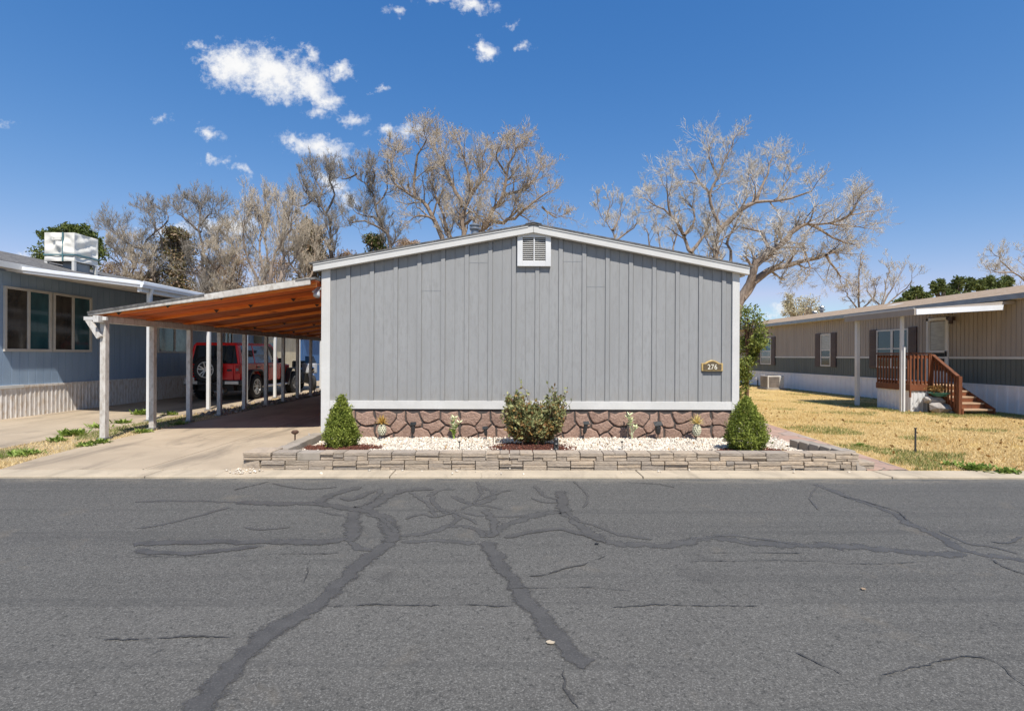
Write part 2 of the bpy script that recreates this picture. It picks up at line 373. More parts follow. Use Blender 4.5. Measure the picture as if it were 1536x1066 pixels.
def _ico():
    t = (1+5**.5)/2; v = [(-1, t, 0), (1, t, 0), (-1, -t, 0), (1, -t, 0), (0, -1, t), (0, 1, t), (0, -1, -t), (0, 1, -t), (t, 0, -1), (t, 0, 1), (-t, 0, -1), (-t, 0, 1)]
    l = (1+t*t)**.5; v = [(a/l, b/l, c/l) for a, b, c in v]
    f = [(0, 11, 5), (0, 5, 1), (0, 1, 7), (0, 7, 10), (0, 10, 11), (1, 5, 9), (5, 11, 4), (11, 10, 2), (10, 7, 6), (7, 1, 8), (3, 9, 4), (3, 4, 2), (3, 2, 6), (3, 6, 8), (3, 8, 9), (4, 9, 5), (2, 4, 11), (6, 2, 10), (8, 6, 7), (9, 8, 1)]
    return v, f
ICO = _ico()
def np_mesh(name, verts, nper, m, parent=None, kind=None, smooth=False):
    """many separate n-gons: verts is (k*nper, 3)"""
    verts = np.asarray(verts, dtype=np.float32).reshape(-1, 3); o3 = origin(parent)
    verts = verts - np.array(o3, dtype=np.float32); nv = len(verts); nf = nv//nper
    me = bpy.data.meshes.new(name); me.vertices.add(nv); me.vertices.foreach_set('co', verts.ravel())
    me.loops.add(nv); me.loops.foreach_set('vertex_index', np.arange(nv, dtype=np.int32))
    me.polygons.add(nf); me.polygons.foreach_set('loop_start', np.arange(0, nv, nper, dtype=np.int32))
    me.update(); me.validate(); me.materials.append(MATS[m])
    ob = bpy.data.objects.new(name, me); COL.objects.link(ob)
    if parent is not None: ob.parent = parent
    if kind: ob['kind'] = kind
    return ob
def np_shapes(name, base_v, base_f, centers, scales, rots, m, parent=None):
    """copies of one small triangle mesh merged into one object; rots (k,3,3)"""
    bv = np.array(base_v, dtype=np.float32); bf = np.array(base_f, dtype=np.int32); k = len(centers); n = len(bv)
    v = np.einsum('kij,knj->kni', rots, bv[None]*scales[:, None, :]) + centers[:, None, :]
    o3 = np.array(origin(parent), dtype=np.float32); v = (v-o3).astype(np.float32).reshape(-1, 3)
    f = (bf[None] + (np.arange(k, dtype=np.int32)*n)[:, None, None]).reshape(-1)
    me = bpy.data.meshes.new(name); me.vertices.add(len(v)); me.vertices.foreach_set('co', v.ravel())
    me.loops.add(len(f)); me.loops.foreach_set('vertex_index', f); me.polygons.add(len(f)//3)
    me.polygons.foreach_set('loop_start', np.arange(0, len(f), 3, dtype=np.int32)); me.update(); me.materials.append(MATS[m])
    ob = bpy.data.objects.new(name, me); COL.objects.link(ob)
    if parent is not None: ob.parent = parent
    return ob
def rand_rot(k, r=rng):
    q = r.normal(size=(k, 4)); q /= np.linalg.norm(q, axis=1)[:, None]; w, x, y, z = q.T
    return np.stack([np.stack([1-2*(y*y+z*z), 2*(x*y-z*w), 2*(x*z+y*w)], -1), np.stack([2*(x*y+z*w), 1-2*(x*x+z*z), 2*(y*z-x*w)], -1), np.stack([2*(x*z-y*w), 2*(y*z+x*w), 1-2*(x*x+y*y)], -1)], 1)
def leaves(name, pts, size, m, parent, asp=.5, up=.0, seed=1, jit=.35):
    """pointed leaf (two-triangle rhombus, slightly folded) at every point"""
    r = np.random.default_rng(seed); pts = np.asarray(pts, dtype=np.float64); k = len(pts)
    d = r.normal(size=(k, 3)); d[:, 2] += up; d /= np.linalg.norm(d, axis=1)[:, None]
    w = np.cross(d, r.normal(size=(k, 3))); w /= np.linalg.norm(w, axis=1)[:, None]
    s = size*(1+jit*r.normal(size=(k, 1))).clip(.4, 2)
    a = pts; b = pts + d*s*.5 + w*s*asp*.5; c = pts + d*s; e = pts + d*s*.5 - w*s*asp*.5
    return np_mesh(name, np.stack([a, b, c, e], 1), 4, m, parent)
def sheet(name, pts, m, kind='structure', label=None):
    mb = MB(); mb.add([tuple(p) for p in pts], [tuple(range(len(pts)))]); o = mb.build(name, m); o['kind'] = kind
    return o
def ribbed(mb, p0, p1, out, prof, z0, z1):
    """vertical cladding: prof is (distance along wall, depth out of wall); z0 and z1 numbers or functions of distance"""
    p0 = Vector(p0); p1 = Vector(p1); d = (p1-p0); L = d.length; d.normalize(); out = Vector(out)
    fz0 = z0 if callable(z0) else (lambda s: z0); fz1 = z1 if callable(z1) else (lambda s: z1)
    k = len(mb.v)
    for s, h in prof:
        q = p0 + d*s + out*h
        mb.v.append((q.x, q.y, fz0(s))); mb.v.append((q.x, q.y, fz1(s)))
    for i in range(len(prof)-1): mb.f.append((k+2*i, k+2*i+2, k+2*i+3, k+2*i+1))
    return mb
def grooves(L, pitch, start=0, w=.012, depth=.008):
    out = [(0, 0)]; s = start if start > w else pitch
    while s < L-w:
        out += [(s-w/2, 0), (s-w/2+.001, -depth), (s+w/2-.001, -depth), (s+w/2, 0)]; s += pitch
    return out + [(L, 0)]
def corr(L, pitch, h):
    out = []; s = 0
    while s < L:
        for a, b in ((0, 0), (.55, 0), (.66, h), (.89, h)):
            if s+a*pitch < L: out.append((s+a*pitch, b))
        s += pitch
    return out + [(L, 0)]

# ------------------------------------------------------------------ sky, sun, exposure
SUN_A, SUN_K = .20, .63                       # light falls one metre down while going SUN_K back and SUN_A to the left
Ld = Vector((-SUN_A, SUN_K, -1)).normalized()
sun = bpy.data.lights.new('sun', 'SUN'); suno = bpy.data.objects.new('sun', sun); COL.objects.link(suno)
sun.energy = 4.0; sun.angle = R(.53); sun.color = (1.0, .955, .88)
suno.rotation_euler = Ld.to_track_quat('-Z', 'Y').to_euler(); suno.location = (3, -6, 20)
world = bpy.data.worlds.new('World'); SC.world = world; world.use_nodes = True
wt = NT(world); bg = wt.n['Background']
sky = wt.add('ShaderNodeTexSky', sky_type='NISHITA', sun_disc=False)
sky.sun_elevation = math.asin(-Ld.z); sky.sun_rotation = math.atan2(SUN_A, -SUN_K)
sky.altitude = 1600; sky.air_density = 1.0; sky.dust_density = .55; sky.ozone_density = 2.2
tc = wt.add('ShaderNodeTexCoord'); sep = wt.add('ShaderNodeSeparateXYZ'); wt.link(tc.outputs['Generated'], sep.inputs[0])
yy = wt.math('MAXIMUM', sep.outputs[1], .05)
px = wt.math('DIVIDE', sep.outputs[0], yy); pz = wt.math('DIVIDE', sep.outputs[2], yy)
cmb = wt.add('ShaderNodeCombineXYZ'); wt.link(px, cmb.inputs[0]); wt.link(pz, cmb.inputs[1])
nz = wt.add('ShaderNodeTexNoise'); nz.inputs['Scale'].default_value = 15; nz.inputs['Detail'].default_value = 7; nz.inputs['Roughness'].default_value = .62
wt.link(cmb.outputs[0], nz.inputs['Vector'])
sp = wt.add('ShaderNodeSeparateColor'); wt.link(nz.outputs['Color'], sp.inputs[0])
qx = wt.math('ADD', px, wt.math('MULTIPLY', wt.math('SUBTRACT', sp.outputs[0], .5), .075))
qz = wt.math('ADD', pz, wt.math('MULTIPLY', wt.math('SUBTRACT', sp.outputs[1], .5), .06))
fine = wt.noise(cmb.outputs[0], 46, 6, .65)
CLOUDS = [(350, 100, 56, 36, -12), (410, 112, 72, 42, -12), (462, 128, 44, 26, -28), (512, 108, 26, 17, 8), (486, 150, 30, 16, -30), (530, 178, 26, 10, -8),
          (478, 172, 20, 11, 0), (462, 82, 13, 12, 60), (478, 222, 62, 17, -8), (440, 212, 26, 12, 0), (612, 200, 34, 13, 8), (578, 200, 16, 8, 0), (570, 131, 15, 8, 25),
          (320, 197, 17, 10, -30), (327, 239, 20, 8, 0), (362, 257, 15, 7, -20), (495, 275, 34, 16, -25), (520, 298, 20, 12, 0), (342, 338, 62, 16, 5), (265, 345, 40, 12, 0),
          (52, 386, 30, 10, 5), (727, 74, 15, 18, 50), (705, 3, 38, 14, -10), (655, 2, 24, 8, 0), (596, 14, 18, 7, 0), (240, 180, 14, 5, 0), (785, 72, 13, 5, 0), (0, 190, 16, 7, 0), (292, 70, 10, 6, 0), (1180, 466, 40, 12, 0), (770, 36, 10, 4, 20)]
field = None
for cx, cy, rx, ry, ro in CLOUDS:
    d = ray(cx, cy); X0, Z0 = d.x/d.y, d.z/d.y; ca, sa = math.cos(R(ro)), math.sin(R(ro))
    dx = wt.math('SUBTRACT', qx, X0); dz = wt.math('SUBTRACT', qz, Z0)
    a = wt.math('MULTIPLY', wt.math('ADD', wt.math('MULTIPLY', dx, ca), wt.math('MULTIPLY', dz, sa)), F/rx)
    b = wt.math('MULTIPLY', wt.math('SUBTRACT', wt.math('MULTIPLY', dz, ca), wt.math('MULTIPLY', dx, sa)), F/ry)
    e = wt.math('SUBTRACT', 1.0, wt.math('SQRT', wt.math('ADD', wt.math('MULTIPLY', a, a), wt.math('MULTIPLY', b, b))))
    e = wt.math('MULTIPLY', e, min(1.0, .12+ry/28))
    field = e if field is None else wt.math('MAXIMUM', field, e)
finer = wt.noise(cmb.outputs[0], 120, 5, .7)
dens = wt.math('ADD', field, wt.math('ADD', wt.math('MULTIPLY', wt.math('SUBTRACT', fine, .46), 1.7), wt.math('MULTIPLY', wt.math('SUBTRACT', finer, .5), .6)))
mask = wt.math('MULTIPLY', wt.ramp(dens, [(.0, 0.), (.18, .18), (.4, .55), (.75, .95), (1., 1.)]), wt.math('GREATER_THAN', sep.outputs[1], .08))
shade = wt.ramp(wt.math('ADD', wt.noise(cmb.outputs[0], 24, 5), wt.math('MULTIPLY', field, .25)), [(.4, (5.0, 5.25, 5.8)), (.62, (6.4, 6.4, 6.4))])
# clear mountain air: deep blue overhead, paling quickly towards the horizon
EXPO = .6; sc_ = wt.add('ShaderNodeSeparateColor'); wt.link(sky.outputs[0], sc_.inputs[0]); cc_ = wt.add('ShaderNodeCombineColor')
for i, (tn, pw, am) in enumerate(((.92, 1.55, 3.3), (1.02, .90, 1.15), (1.12, .56, 1.02))):
    v_ = wt.math('MINIMUM', wt.math('MULTIPLY', wt.math('POWER', wt.math('MULTIPLY', sc_.outputs[i], tn*.1), pw), am*10/2**EXPO), (.52, .74, 1.05)[i]*10/2**EXPO)
    wt.link(v_, cc_.inputs[i])
tint = cc_.outputs[0]
wt.link(wt.mix(mask, tint, shade), bg.inputs[0]); bg.inputs[1].default_value = .1
SC.view_settings.view_transform = 'Standard'; SC.view_settings.look = 'None'; SC.view_settings.exposure = EXPO; SC.view_settings.gamma = 1
SC.cycles.max_bounces = 10; SC.cycles.diffuse_bounces = 6; SC.cycles.transparent_max_bounces = 16

# ------------------------------------------------------------------ the ground
def quad(name, x0, x1, y0, y1, z, m): return sheet(name, [(x0, y0, z), (x1, y0, z), (x1, y1, z), (x0, y1, z)], m)
quad('ground', -400, 400, -200, 700, -.06, 'earth')
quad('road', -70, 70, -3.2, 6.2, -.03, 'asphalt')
# concrete kerb pan with expansion joints
mb = MB(); x = -60.0; r2 = random.Random(3)
while x < 60:
    L = r2.choice([2.4, 3.05, 2.9]); mb.box(x, x+L-.012, 6.17, 6.52, -.12, -.004); x += L
mb.build('kerb', 'kerb_concrete', bevel=.008)['kind'] = 'structure'
# driveway slabs of the grey house
mb = MB()
ys = [6.53, 9.2, 12.2, 15.2, 18.2, 21.2, 24.5]
for i in range(len(ys)-1):
    a, b = ys[i], ys[i+1]-.015
    if i == 0:
        mb.prism([(-6.28, a, -.1), (-4.53, a, -.1), (-4.5, b, -.1), (-6.59, b, -.1), (-6.55, 8.2, -.1), (-6.43, 7.2, -.1)], (0, 0, .1))
        mb.prism([(-4.515, a, -.1), (-2.9, a, -.1), (-3.16, b, -.1), (-4.485, b, -.1)], (0, 0, .1))
    else:
        mb.box(-6.59, -4.5, a, b, -.1, 0); mb.box(-4.485, -3.16, a, b, -.1, 0)
mb.build('driveway', 'drive_concrete', bevel=.006)['kind'] = 'structure'
mb = MB(); ys = [6.53, 8.9, 11.9, 14.9, 17.9, 20.9, 24, 30, 36]
for a, b in zip(ys, ys[1:]): mb.box(-11.0, -7.64, a, b-.015, -.1, -.002)
mb.build('neighbour_driveway', 'drive_concrete', bevel=.006)['kind'] = 'structure'
mb = MB(); n = 60; mb = MB()
edge = [(-7.64, 6.53), (-6.28, 6.53), (-6.43, 7.2), (-6.55, 8.2), (-6.59, 9.2), (-6.59, 40), (-7.64, 40)]
sheet('soil_strip', [(x, y, -.012) for x, y in edge], 'dirt_strip')
lawn_poly = [(5.25, 6.53), (70, 6.53), (70, 60), (4.2, 60), (4.2, 26), (5.86, 26), (5.86, 12.0), (5.62, 9.7)]
sheet('lawn', [(x, y, -.012) for x, y in lawn_poly], 'lawn_dry')
mb = MB(); mb.prism([(4.69, 6.53, -.08), (5.22, 6.53, -.08), (5.58, 9.6, -.08), (5.82, 12.0, -.08), (5.82, 26, -.08), (4.9, 26, -.08), (4.9, 9.6, -.08), (4.72, 7.9, -.08)], (0, 0, .085))
mb.build('path', 'flagstone')['kind'] = 'structure'

# sealed cracks and open cracks in the asphalt
def c5(x, y): return (200+x/2.912, 700+y/2.912)
def c6(x, y): return (640+x/2.912, 700+y/2.912)
def c7(x, y): return (1036+x/2.912, 700+y/2.912)
EDGE = []
def strip(mb, pts, w, jit=.25, z=-.026, step=.05, seed=0):
    rr = random.Random(seed); P = [atz(*p, z) for p in pts]; Q = []
    # Catmull-Rom smoothing
    for i in range(len(P)-1):
        p0, p1, p2, p3 = P[max(i-1, 0)], P[i], P[i+1], P[min(i+2, len(P)-1)]; n = max(2, int((p2-p1).length/step))
        for j in range(n):
            t = j/n; Q.append(.5*((2*p1)+(p2-p0)*t+(2*p0-5*p1+4*p2-p3)*t*t+(3*p1-p0-3*p2+p3)*t**3))
    Q.append(P[-1]); k = len(mb.v); m = len(Q); ww = w; off = 0
    for i, q in enumerate(Q):
        d = Q[min(i+1, m-1)]-Q[max(i-1, 0)]; nrm = Vector((-d.y, d.x, 0)).normalized()
        ww = .7*ww + .3*w*(1+rr.uniform(-jit, jit)*2); off = .8*off + rr.uniform(-1, 1)*w*jit*.5
        e = min(1, (min(i, m-1-i)+1)/4)
        a = q+nrm*(ww*e/2+off+rr.uniform(-1, 1)*w*.045); b = q-nrm*(ww*e/2-off+rr.uniform(-1, 1)*w*.045)
        for p_, e_ in ((a, 0), ((a+b)/2, 1), (b, 0)): mb.v.append((p_.x, p_.y, z)); EDGE.append(e_*(1 if 1 < i < m-2 else .3))
    for i in range(m-1):
        q_ = k+3*i; mb.f.append((q_, q_+1, q_+4, q_+3)); mb.f.append((q_+1, q_+2, q_+5, q_+4))
T = [  # wide hot-tar bands
    ([c5(255, 1120), c5(340, 1010), c5(430, 900), c5(560, 760), c5(700, 660), c5(850, 540), c5(960, 440), c5(1060, 365), c5(1140, 315)], .125),
    ([c6(700, 890), c6(620, 800), c6(540, 690), c6(450, 590), c6(390, 500), c6(320, 420), c6(255, 320)], .12),
    ([c5(1140, 330), c5(1120, 260), c5(1050, 200), c5(960, 185), c5(800, 160), c5(600, 158), c5(450, 152)], .13),
    ([c5(930, 330), c5(960, 270), c5(965, 190)], .12),
    ([c5(0, 330), c5(400, 325), c5(800, 325), c5(940, 310)], .10),
    ([c5(0, 365), c5(250, 375), c5(430, 362), c5(560, 345)], .08),
    ([c5(800, 160), c5(900, 110), c5(1000, 85)], .12), ([c5(1010, 190), c5(1090, 135), c5(1190, 102), c5(1320, 92)], .14),
    ([c5(900, 130), c5(960, 140), c5(1060, 100)], .10),
    ([c6(330, 310), c6(450, 282), c6(560, 268), c6(680, 290), c6(790, 330)], .07),
    ([c6(600, 200), c6(590, 150), c6(575, 100)], .12)]
T2 = [
    ([c6(250, 310), c6(350, 262), c6(450, 222), c6(580, 190), c6(640, 215), c6(700, 270), c6(790, 320), c6(920, 340), c6(1080, 335), c6(1250, 312), c6(1456, 330), c7(500, 342), c7(800, 352), c7(1100, 372), c7(1230, 388)], .12),
    ([c7(540, 72), c7(680, 130), c7(850, 190), c7(950, 245), c7(1100, 310), c7(1220, 372), c7(1500, 412)], .10),
    ([c5(1160, 332), c5(1300, 322), c6(60, 324), c6(230, 332)], .07), ([c5(1150, 300), c5(1290, 285), c6(110, 258), c6(210, 270), c6(260, 310)], .07),
    ([c5(0, 150), c5(200, 147), c5(460, 153)], .06), ([c6(150, 200), c6(300, 214), c6(460, 216)], .06), ([c6(100, 125), c6(200, 162), c6(300, 122), c6(230, 80)], .09),
    ([c6(20, 120), c6(60, 185), c6(130, 215), c6(120, 260)], .07), ([c6(150, 190), c6(200, 165), c6(340, 185)], .06), ([c6(470, 80), c6(520, 120), c6(590, 150)], .07), ([c6(0, 130), c6(60, 100), c6(140, 95)], .07),
    ([c7(0, 320), c7(150, 299), c7(300, 312), c7(480, 340)], .05), ([c7(1080, 275), c7(1200, 330), c7(1300, 345), c7(1456, 385)], .04), ([c5(0, 268), c5(140, 248), c5(260, 218), c5(430, 172)], .05), ([c5(800, 190), c5(870, 205), c5(930, 215)], .05),
    ([c5(700, 262), c5(560, 272), c5(480, 262)], .03), ([c6(600, 140), c6(640, 220), c6(760, 262), c6(840, 295), c6(1000, 318)], .05), ([c5(930, 320), c5(1010, 362), c5(1070, 368)], .07), ([c6(450, 130), c6(520, 155), c6(600, 150)], .05),
    ([c6(0, 200), c6(70, 190), c6(150, 210), c6(230, 250)], .05), ([c6(220, 60), c6(240, 120), c6(200, 165)], .05), ([c6(260, 180), c6(300, 250), c6(270, 310)], .09), ([c6(380, 100), c6(300, 115), c6(210, 150)], .05),
    ([c5(1080, 90), c5(1060, 130), c5(960, 180)], .07), ([c5(1200, 110), c5(1280, 160), c5(1330, 220)], .05), ([c5(600, 70), c5(760, 95), c5(900, 85)], .04), ([c6(640, 60), c6(700, 120), c6(690, 180)], .03),
    ([c5(1180, 230), c5(1260, 205), c5(1330, 215), c5(1420, 180)], .05), ([c5(1010, 205), c5(1090, 230), c5(1150, 290)], .06), ([c7(560, 80), c7(520, 130), c7(560, 190)], .02), ([c7(1456, 300), c7(1380, 330), c7(1290, 320)], .03)]
TC = [([c5(-150, 752), c5(0, 755), c5(150, 745), c5(350, 735), c5(560, 730)], .014), ([c5(850, 604), c5(1100, 600), c5(1260, 606), c6(60, 604), c6(200, 602), c6(400, 606)], .014),
    ([c6(440, 478), c6(530, 466), c6(620, 437), c6(700, 415), c6(790, 385)], .014), ([c6(790, 610), c6(1000, 600), c6(1250, 604), c7(300, 600)], .010), ([c6(608, 870), c6(615, 960), c6(640, 1010), c6(680, 1066)], .016),
    ([c7(440, 805), c7(560, 850), c7(680, 912)], .012), ([c7(830, 912), c7(1000, 870), c7(1100, 838), c7(1290, 830), c7(1420, 925), c7(1500, 980)], .012), ([c7(1290, 390), c7(1370, 430), c7(1500, 480)], .02),
    ([c5(770, 400), c5(755, 460), c5(735, 510)], .012), ([c5(40, 835), c5(150, 780)], .010), ([c5(620, 565), c5(680, 562)], .02), ([c7(0, 410), c7(500, 408), c7(700, 420), c7(1000, 415)], .008), ([c7(0, 372), c7(250, 372), c7(500, 375)], .01),
    ([c5(0, 390), c5(400, 385), c5(900, 372)], .01), ([c6(300, 530), c6(700, 522), c6(900, 540)], .008), ([c5(430, 100), c5(520, 80), c5(590, 62)], .015), ([c6(850, 65), c6(1000, 72), c6(1090, 90)], .02), ([c7(640, 120), c7(760, 150), c7(900, 190), c7(950, 235)], .016)]
ROAD = bpy.data.objects['road']
for nm, LL, m, z, jt in (('sealed_crack', T, 'tar', -.0258, .2), ('thin_sealed_crack', T2, 'tar_thin', -.0279, .3), ('open_crack', TC, 'crack', -.0238, .9)):
    mb = MB(); EDGE.clear()
    for i, (pts, w) in enumerate(LL): strip(mb, pts, w*1.35, jit=jt, z=z+i*.0001, seed=i, step=.03 if nm != 'open_crack' else .02)
    so = mb.build(nm, m, ROAD); at_ = so.data.attributes.new('edge', 'FLOAT', 'POINT'); at_.data.foreach_set('value', EDGE)

# ------------------------------------------------------------------ the grey house
WY = 8.97; XL, XR = -3.157, 4.147; PX = .51; HB = 25.5           # front wall plane, side walls, ridge, back
def rb(x): return 3.578 - .186*abs(x-PX)                          # underside of the rake boards
house = empty('mobile_home', (PX, WY, 0), 'wide grey mobile home with white trim, low gable end facing the street and stone skirting', 'house')
mb = MB()
mb.prism([(XL+.03, WY+.05, .50), (XR-.03, WY+.05, .50), (XR-.03, WY+.05, rb(XR)), (PX, WY+.05, rb(PX)+.02), (XL+.03, WY+.05, rb(XL))], (0, HB-WY-.1, 0))
mb.build('wall', 'grey_siding', house)
# front cladding: sheets with a V groove, and a batten over every joint
S0 = -3.006; SL = 4.02-S0
prof = []; pitch = .4112; first = at(522, 500, WY).x - S0
gs = []; s = first - pitch
while s < SL+.2:
    gs.append((s, 'b')); gs.append((s+pitch*.5, 'g')); s += pitch
prof.append((0, 0))
for s, k in gs:
    if s < .05 or s > SL-.05: continue
    if k == 'b': prof += [(s-.037, 0), (s-.036, .021), (s+.034, .021), (s+.035, 0), (s+.036, -.009), (s+.044, -.009), (s+.045, 0)]
    else: prof += [(s-.006, 0), (s-.004, -.007), (s+.004, -.007), (s+.006, 0)]
prof.append((SL, 0))
mb = MB(); ribbed(mb, (S0, WY+.012, 0), (4.02, WY+.012, 0), (0, -1, 0), prof, .655, lambda s: rb(S0+s)+.03)
mb.build('gable_siding', 'grey_siding', house)
for sx, x, o in (('l', XL, -1), ('r', XR, 1)):
    mb = MB(); y0, y1 = (HB, WY+.03) if o < 0 else (WY+.03, HB)
    ribbed(mb, (x-o*.03, y0, 0), (x-o*.03, y1, 0), (o, 0, 0), grooves(abs(y1-y0), .206, .1), .655, rb(x)+.02)
    mb.build('side_siding', 'grey_siding', house)
for x0, x1 in ((XL, S0), (4.02, XR)):
    mb = MB(); mb.prism([(x0, WY-.022, .0), (x1, WY-.022, .0), (x1, WY-.022, rb(x1)+.02), (x0, WY-.022, rb(x0)+.02)], (0, .045, 0)); mb.build('corner_board', 'white_trim', house, bevel=.003)
mb = MB(); mb.box(S0+.001, 4.019, WY-.018, WY+.03, .515, .655); mb.build('belt_board', 'white_trim', house, bevel=.003)
mb = MB(); mb.box(S0+.001, 4.019, WY+.012, WY+.05, .40, .513); mb.build('skirt_rail', 'grey_siding', house)
# rake boards: two layers with a mitre under the ridge
RY = WY-.115; RH = .125
for a, b in ((-3.27, PX-.002), (PX+.002, 4.275)):
    mb = MB(); mb.prism([(a, RY, rb(a)), (b, RY, rb(b)), (b, RY, rb(b)+RH), (a, RY, rb(a)+RH)], (0, .10, 0)); mb.build('rake_board', 'white_trim', house, bevel=.004)
    c, d = (a, b-.09) if a < 0 else (a+.09, b)
    mb = MB(); mb.prism([(c, RY-.012, rb(c)+RH-.018), (d, RY-.012, rb(d)+RH-.018), (d, RY-.012, rb(d)+RH+.008), (c, RY-.012, rb(c)+RH+.008)], (0, .012, 0)); mb.build('drip_edge', 'white_trim', house)
roof = MB()
for a, b in ((-3.33, PX), (PX, 4.33)):
    roof.prism([(a, RY-.02, rb(a)+RH+.008), (b, RY-.02, rb(b)+RH+.008), (b, RY-.02, rb(b)+RH+.035), (a, RY-.02, rb(a)+RH+.035)], (0, HB-RY+.2, 0))
roofo = roof.build('roof', 'shingle', house)
mb = MB(); mb.prism([(PX-.14, RY-.03, rb(PX-.14)+RH+.036), (PX, RY-.03, rb(PX)+RH+.036), (PX+.14, RY-.03, rb(PX+.14)+RH+.036), (PX+.14, RY-.03, rb(PX+.14)+RH+.05), (PX, RY-.03, rb(PX)+RH+.052), (PX-.14, RY-.03, rb(PX-.14)+RH+.05)], (0, HB-RY+.2, 0))
mb.build('ridge_cap', 'shingle', roofo)
p = at(712, 353, 10.0)
mb = MB(); mb.lathe([(.065, 3.3), (.065, 3.88), (.085, 3.88), (.10, 3.90), (.10, 3.925), (.075, 3.94), (.075, 3.955), (.105, 3.965), (.105, 3.985), (.07, 4.0)], (p.x, 10.0, 0), 16)
mb.build('vent_pipe', 'grey_metal', roofo, smooth=False)
mb = MB(); mb.box(XR+.03, XR+.135, WY-.10, HB, rb(XR)+.01, rb(XR)+.10); mb.build('gutter', 'white_trim', house, bevel=.01)
mb = MB(); mb.box(XR+.005, 4.26, WY+.02, HB, rb(XR)-.03, rb(XR)-.005); mb.build('soffit', 'white_trim', house)
# gable vent with two columns of slats
for u0, u1, v in ((704, 734, 394), (843, 875, 392), (632, 664, 436), (880, 912, 430)):
    a, b = at(u0, v, WY), at(u1, v, WY); mb = MB(); mb.box(a.x, b.x, WY+.0095, WY+.0115, a.z-.0015, a.z+.0015); mb.build('sheet_joint', 'grey_metal', house)
vx0, vx1 = at(776, 370, WY).x, at(826, 370, WY).x; vz0, vz1 = at(800, 400, WY).z, at(800, 356, WY).z
gv = MB(); iw = .092; yv = WY-.055
a0, a1 = vx0+iw, vx1-iw; b0, b1 = vz0+iw, vz1-.01
gv.box(vx0, a0, yv, WY+.02, vz0, vz1+.03); gv.box(a1, vx1, yv, WY+.02, vz0, vz1+.03); gv.box(a0, a1, yv, WY+.02, vz0, b0)
gv.prism([(a0, yv, b1), (a1, yv, b1), (a1, yv, vz1+.035), ((a0+a1)/2, yv, vz1+.06), (a0, yv, vz1+.035)], (0, .07, 0))
gvo = gv.build('gable_vent', 'white_paint', house, bevel=.003)
mb = MB(); mb.box(a0+.002, a1-.002, WY+.004, WY+.011, b0, b1); mb.build('backing', 'bark_grey', gvo)
sl = MB(); nsl = 12
for i in range(nsl):
    z = b0 + (b1-b0)*(i+.5)/nsl
    for u0, u1 in ((a0+.002, (a0+a1)/2-.011), ((a0+a1)/2+.011, a1-.002)):
        sl.hexa([(u0, yv+.012, z-.019), (u1, yv+.012, z-.019), (u1, yv+.016, z-.019), (u0, yv+.016, z-.019), (u0, WY, z+.012), (u1, WY, z+.012), (u1, WY+.003, z+.012), (u0, WY+.003, z+.012)])
sl.build('louver', 'white_trim', gvo)
mb = MB(); mb.box((a0+a1)/2-.01, (a0+a1)/2+.01, yv+.002, WY+.004, b0, b1); mb.build('mullion', 'white_paint', gvo)

# stone skirting: moulded panels, each with the same eleven stones
STONES = [[(215, 150), (300, 175), (380, 150), (450, 165), (515, 195), (520, 240), (490, 295), (430, 365), (395, 352), (330, 335), (228, 335), (215, 300), (230, 240)],
 [(533, 190), (590, 183), (640, 150), (643, 230), (645, 300), (672, 330), (600, 400), (530, 458), (480, 452), (440, 400), (445, 365), (500, 300), (525, 262)],
 [(662, 150), (740, 190), (830, 180), (845, 230), (868, 285), (888, 325), (872, 368), (830, 382), (780, 380), (720, 360), (690, 322), (665, 280)],
 [(852, 160), (900, 148), (1000, 188), (1070, 165), (1138, 140), (1140, 255), (1050, 295), (1000, 318), (945, 318), (910, 300), (870, 230)],
 [(1162, 165), (1240, 190), (1300, 165), (1400, 152), (1405, 220), (1440, 290), (1422, 345), (1300, 365), (1225, 340), (1152, 270)],
 [(897, 335), (960, 336), (1050, 315), (1130, 277), (1170, 320), (1212, 360), (1130, 435), (1080, 447), (1017, 488), (980, 425), (900, 387)],
 [(225, 395), (250, 352), (355, 352), (430, 388), (475, 462), (380, 508), (330, 528), (248, 540), (222, 470)],
 [(492, 482), (545, 472), (620, 410), (680, 348), (715, 372), (726, 400), (730, 560), (492, 560)],
 [(748, 395), (800, 400), (880, 390), (970, 432), (1005, 500), (1005, 560), (748, 560)],
 [(1022, 512), (1085, 467), (1135, 458), (1188, 520), (1185, 560), (1022, 560)],
 [(1152, 448), (1225, 368), (1290, 385), (1412, 385), (1408, 440), (1432, 530), (1425, 560), (1205, 560), (1205, 525)],
 [(345, 560), (360, 540), (400, 520), (470, 482), (475, 560)], [(250, 560), (262, 548), (330, 540), (335, 560)]]
PW = 1215; KS = 1/9.6/85.84; ZT = at(600, 614.5, WY).z          # panel width in traced units, metres per unit
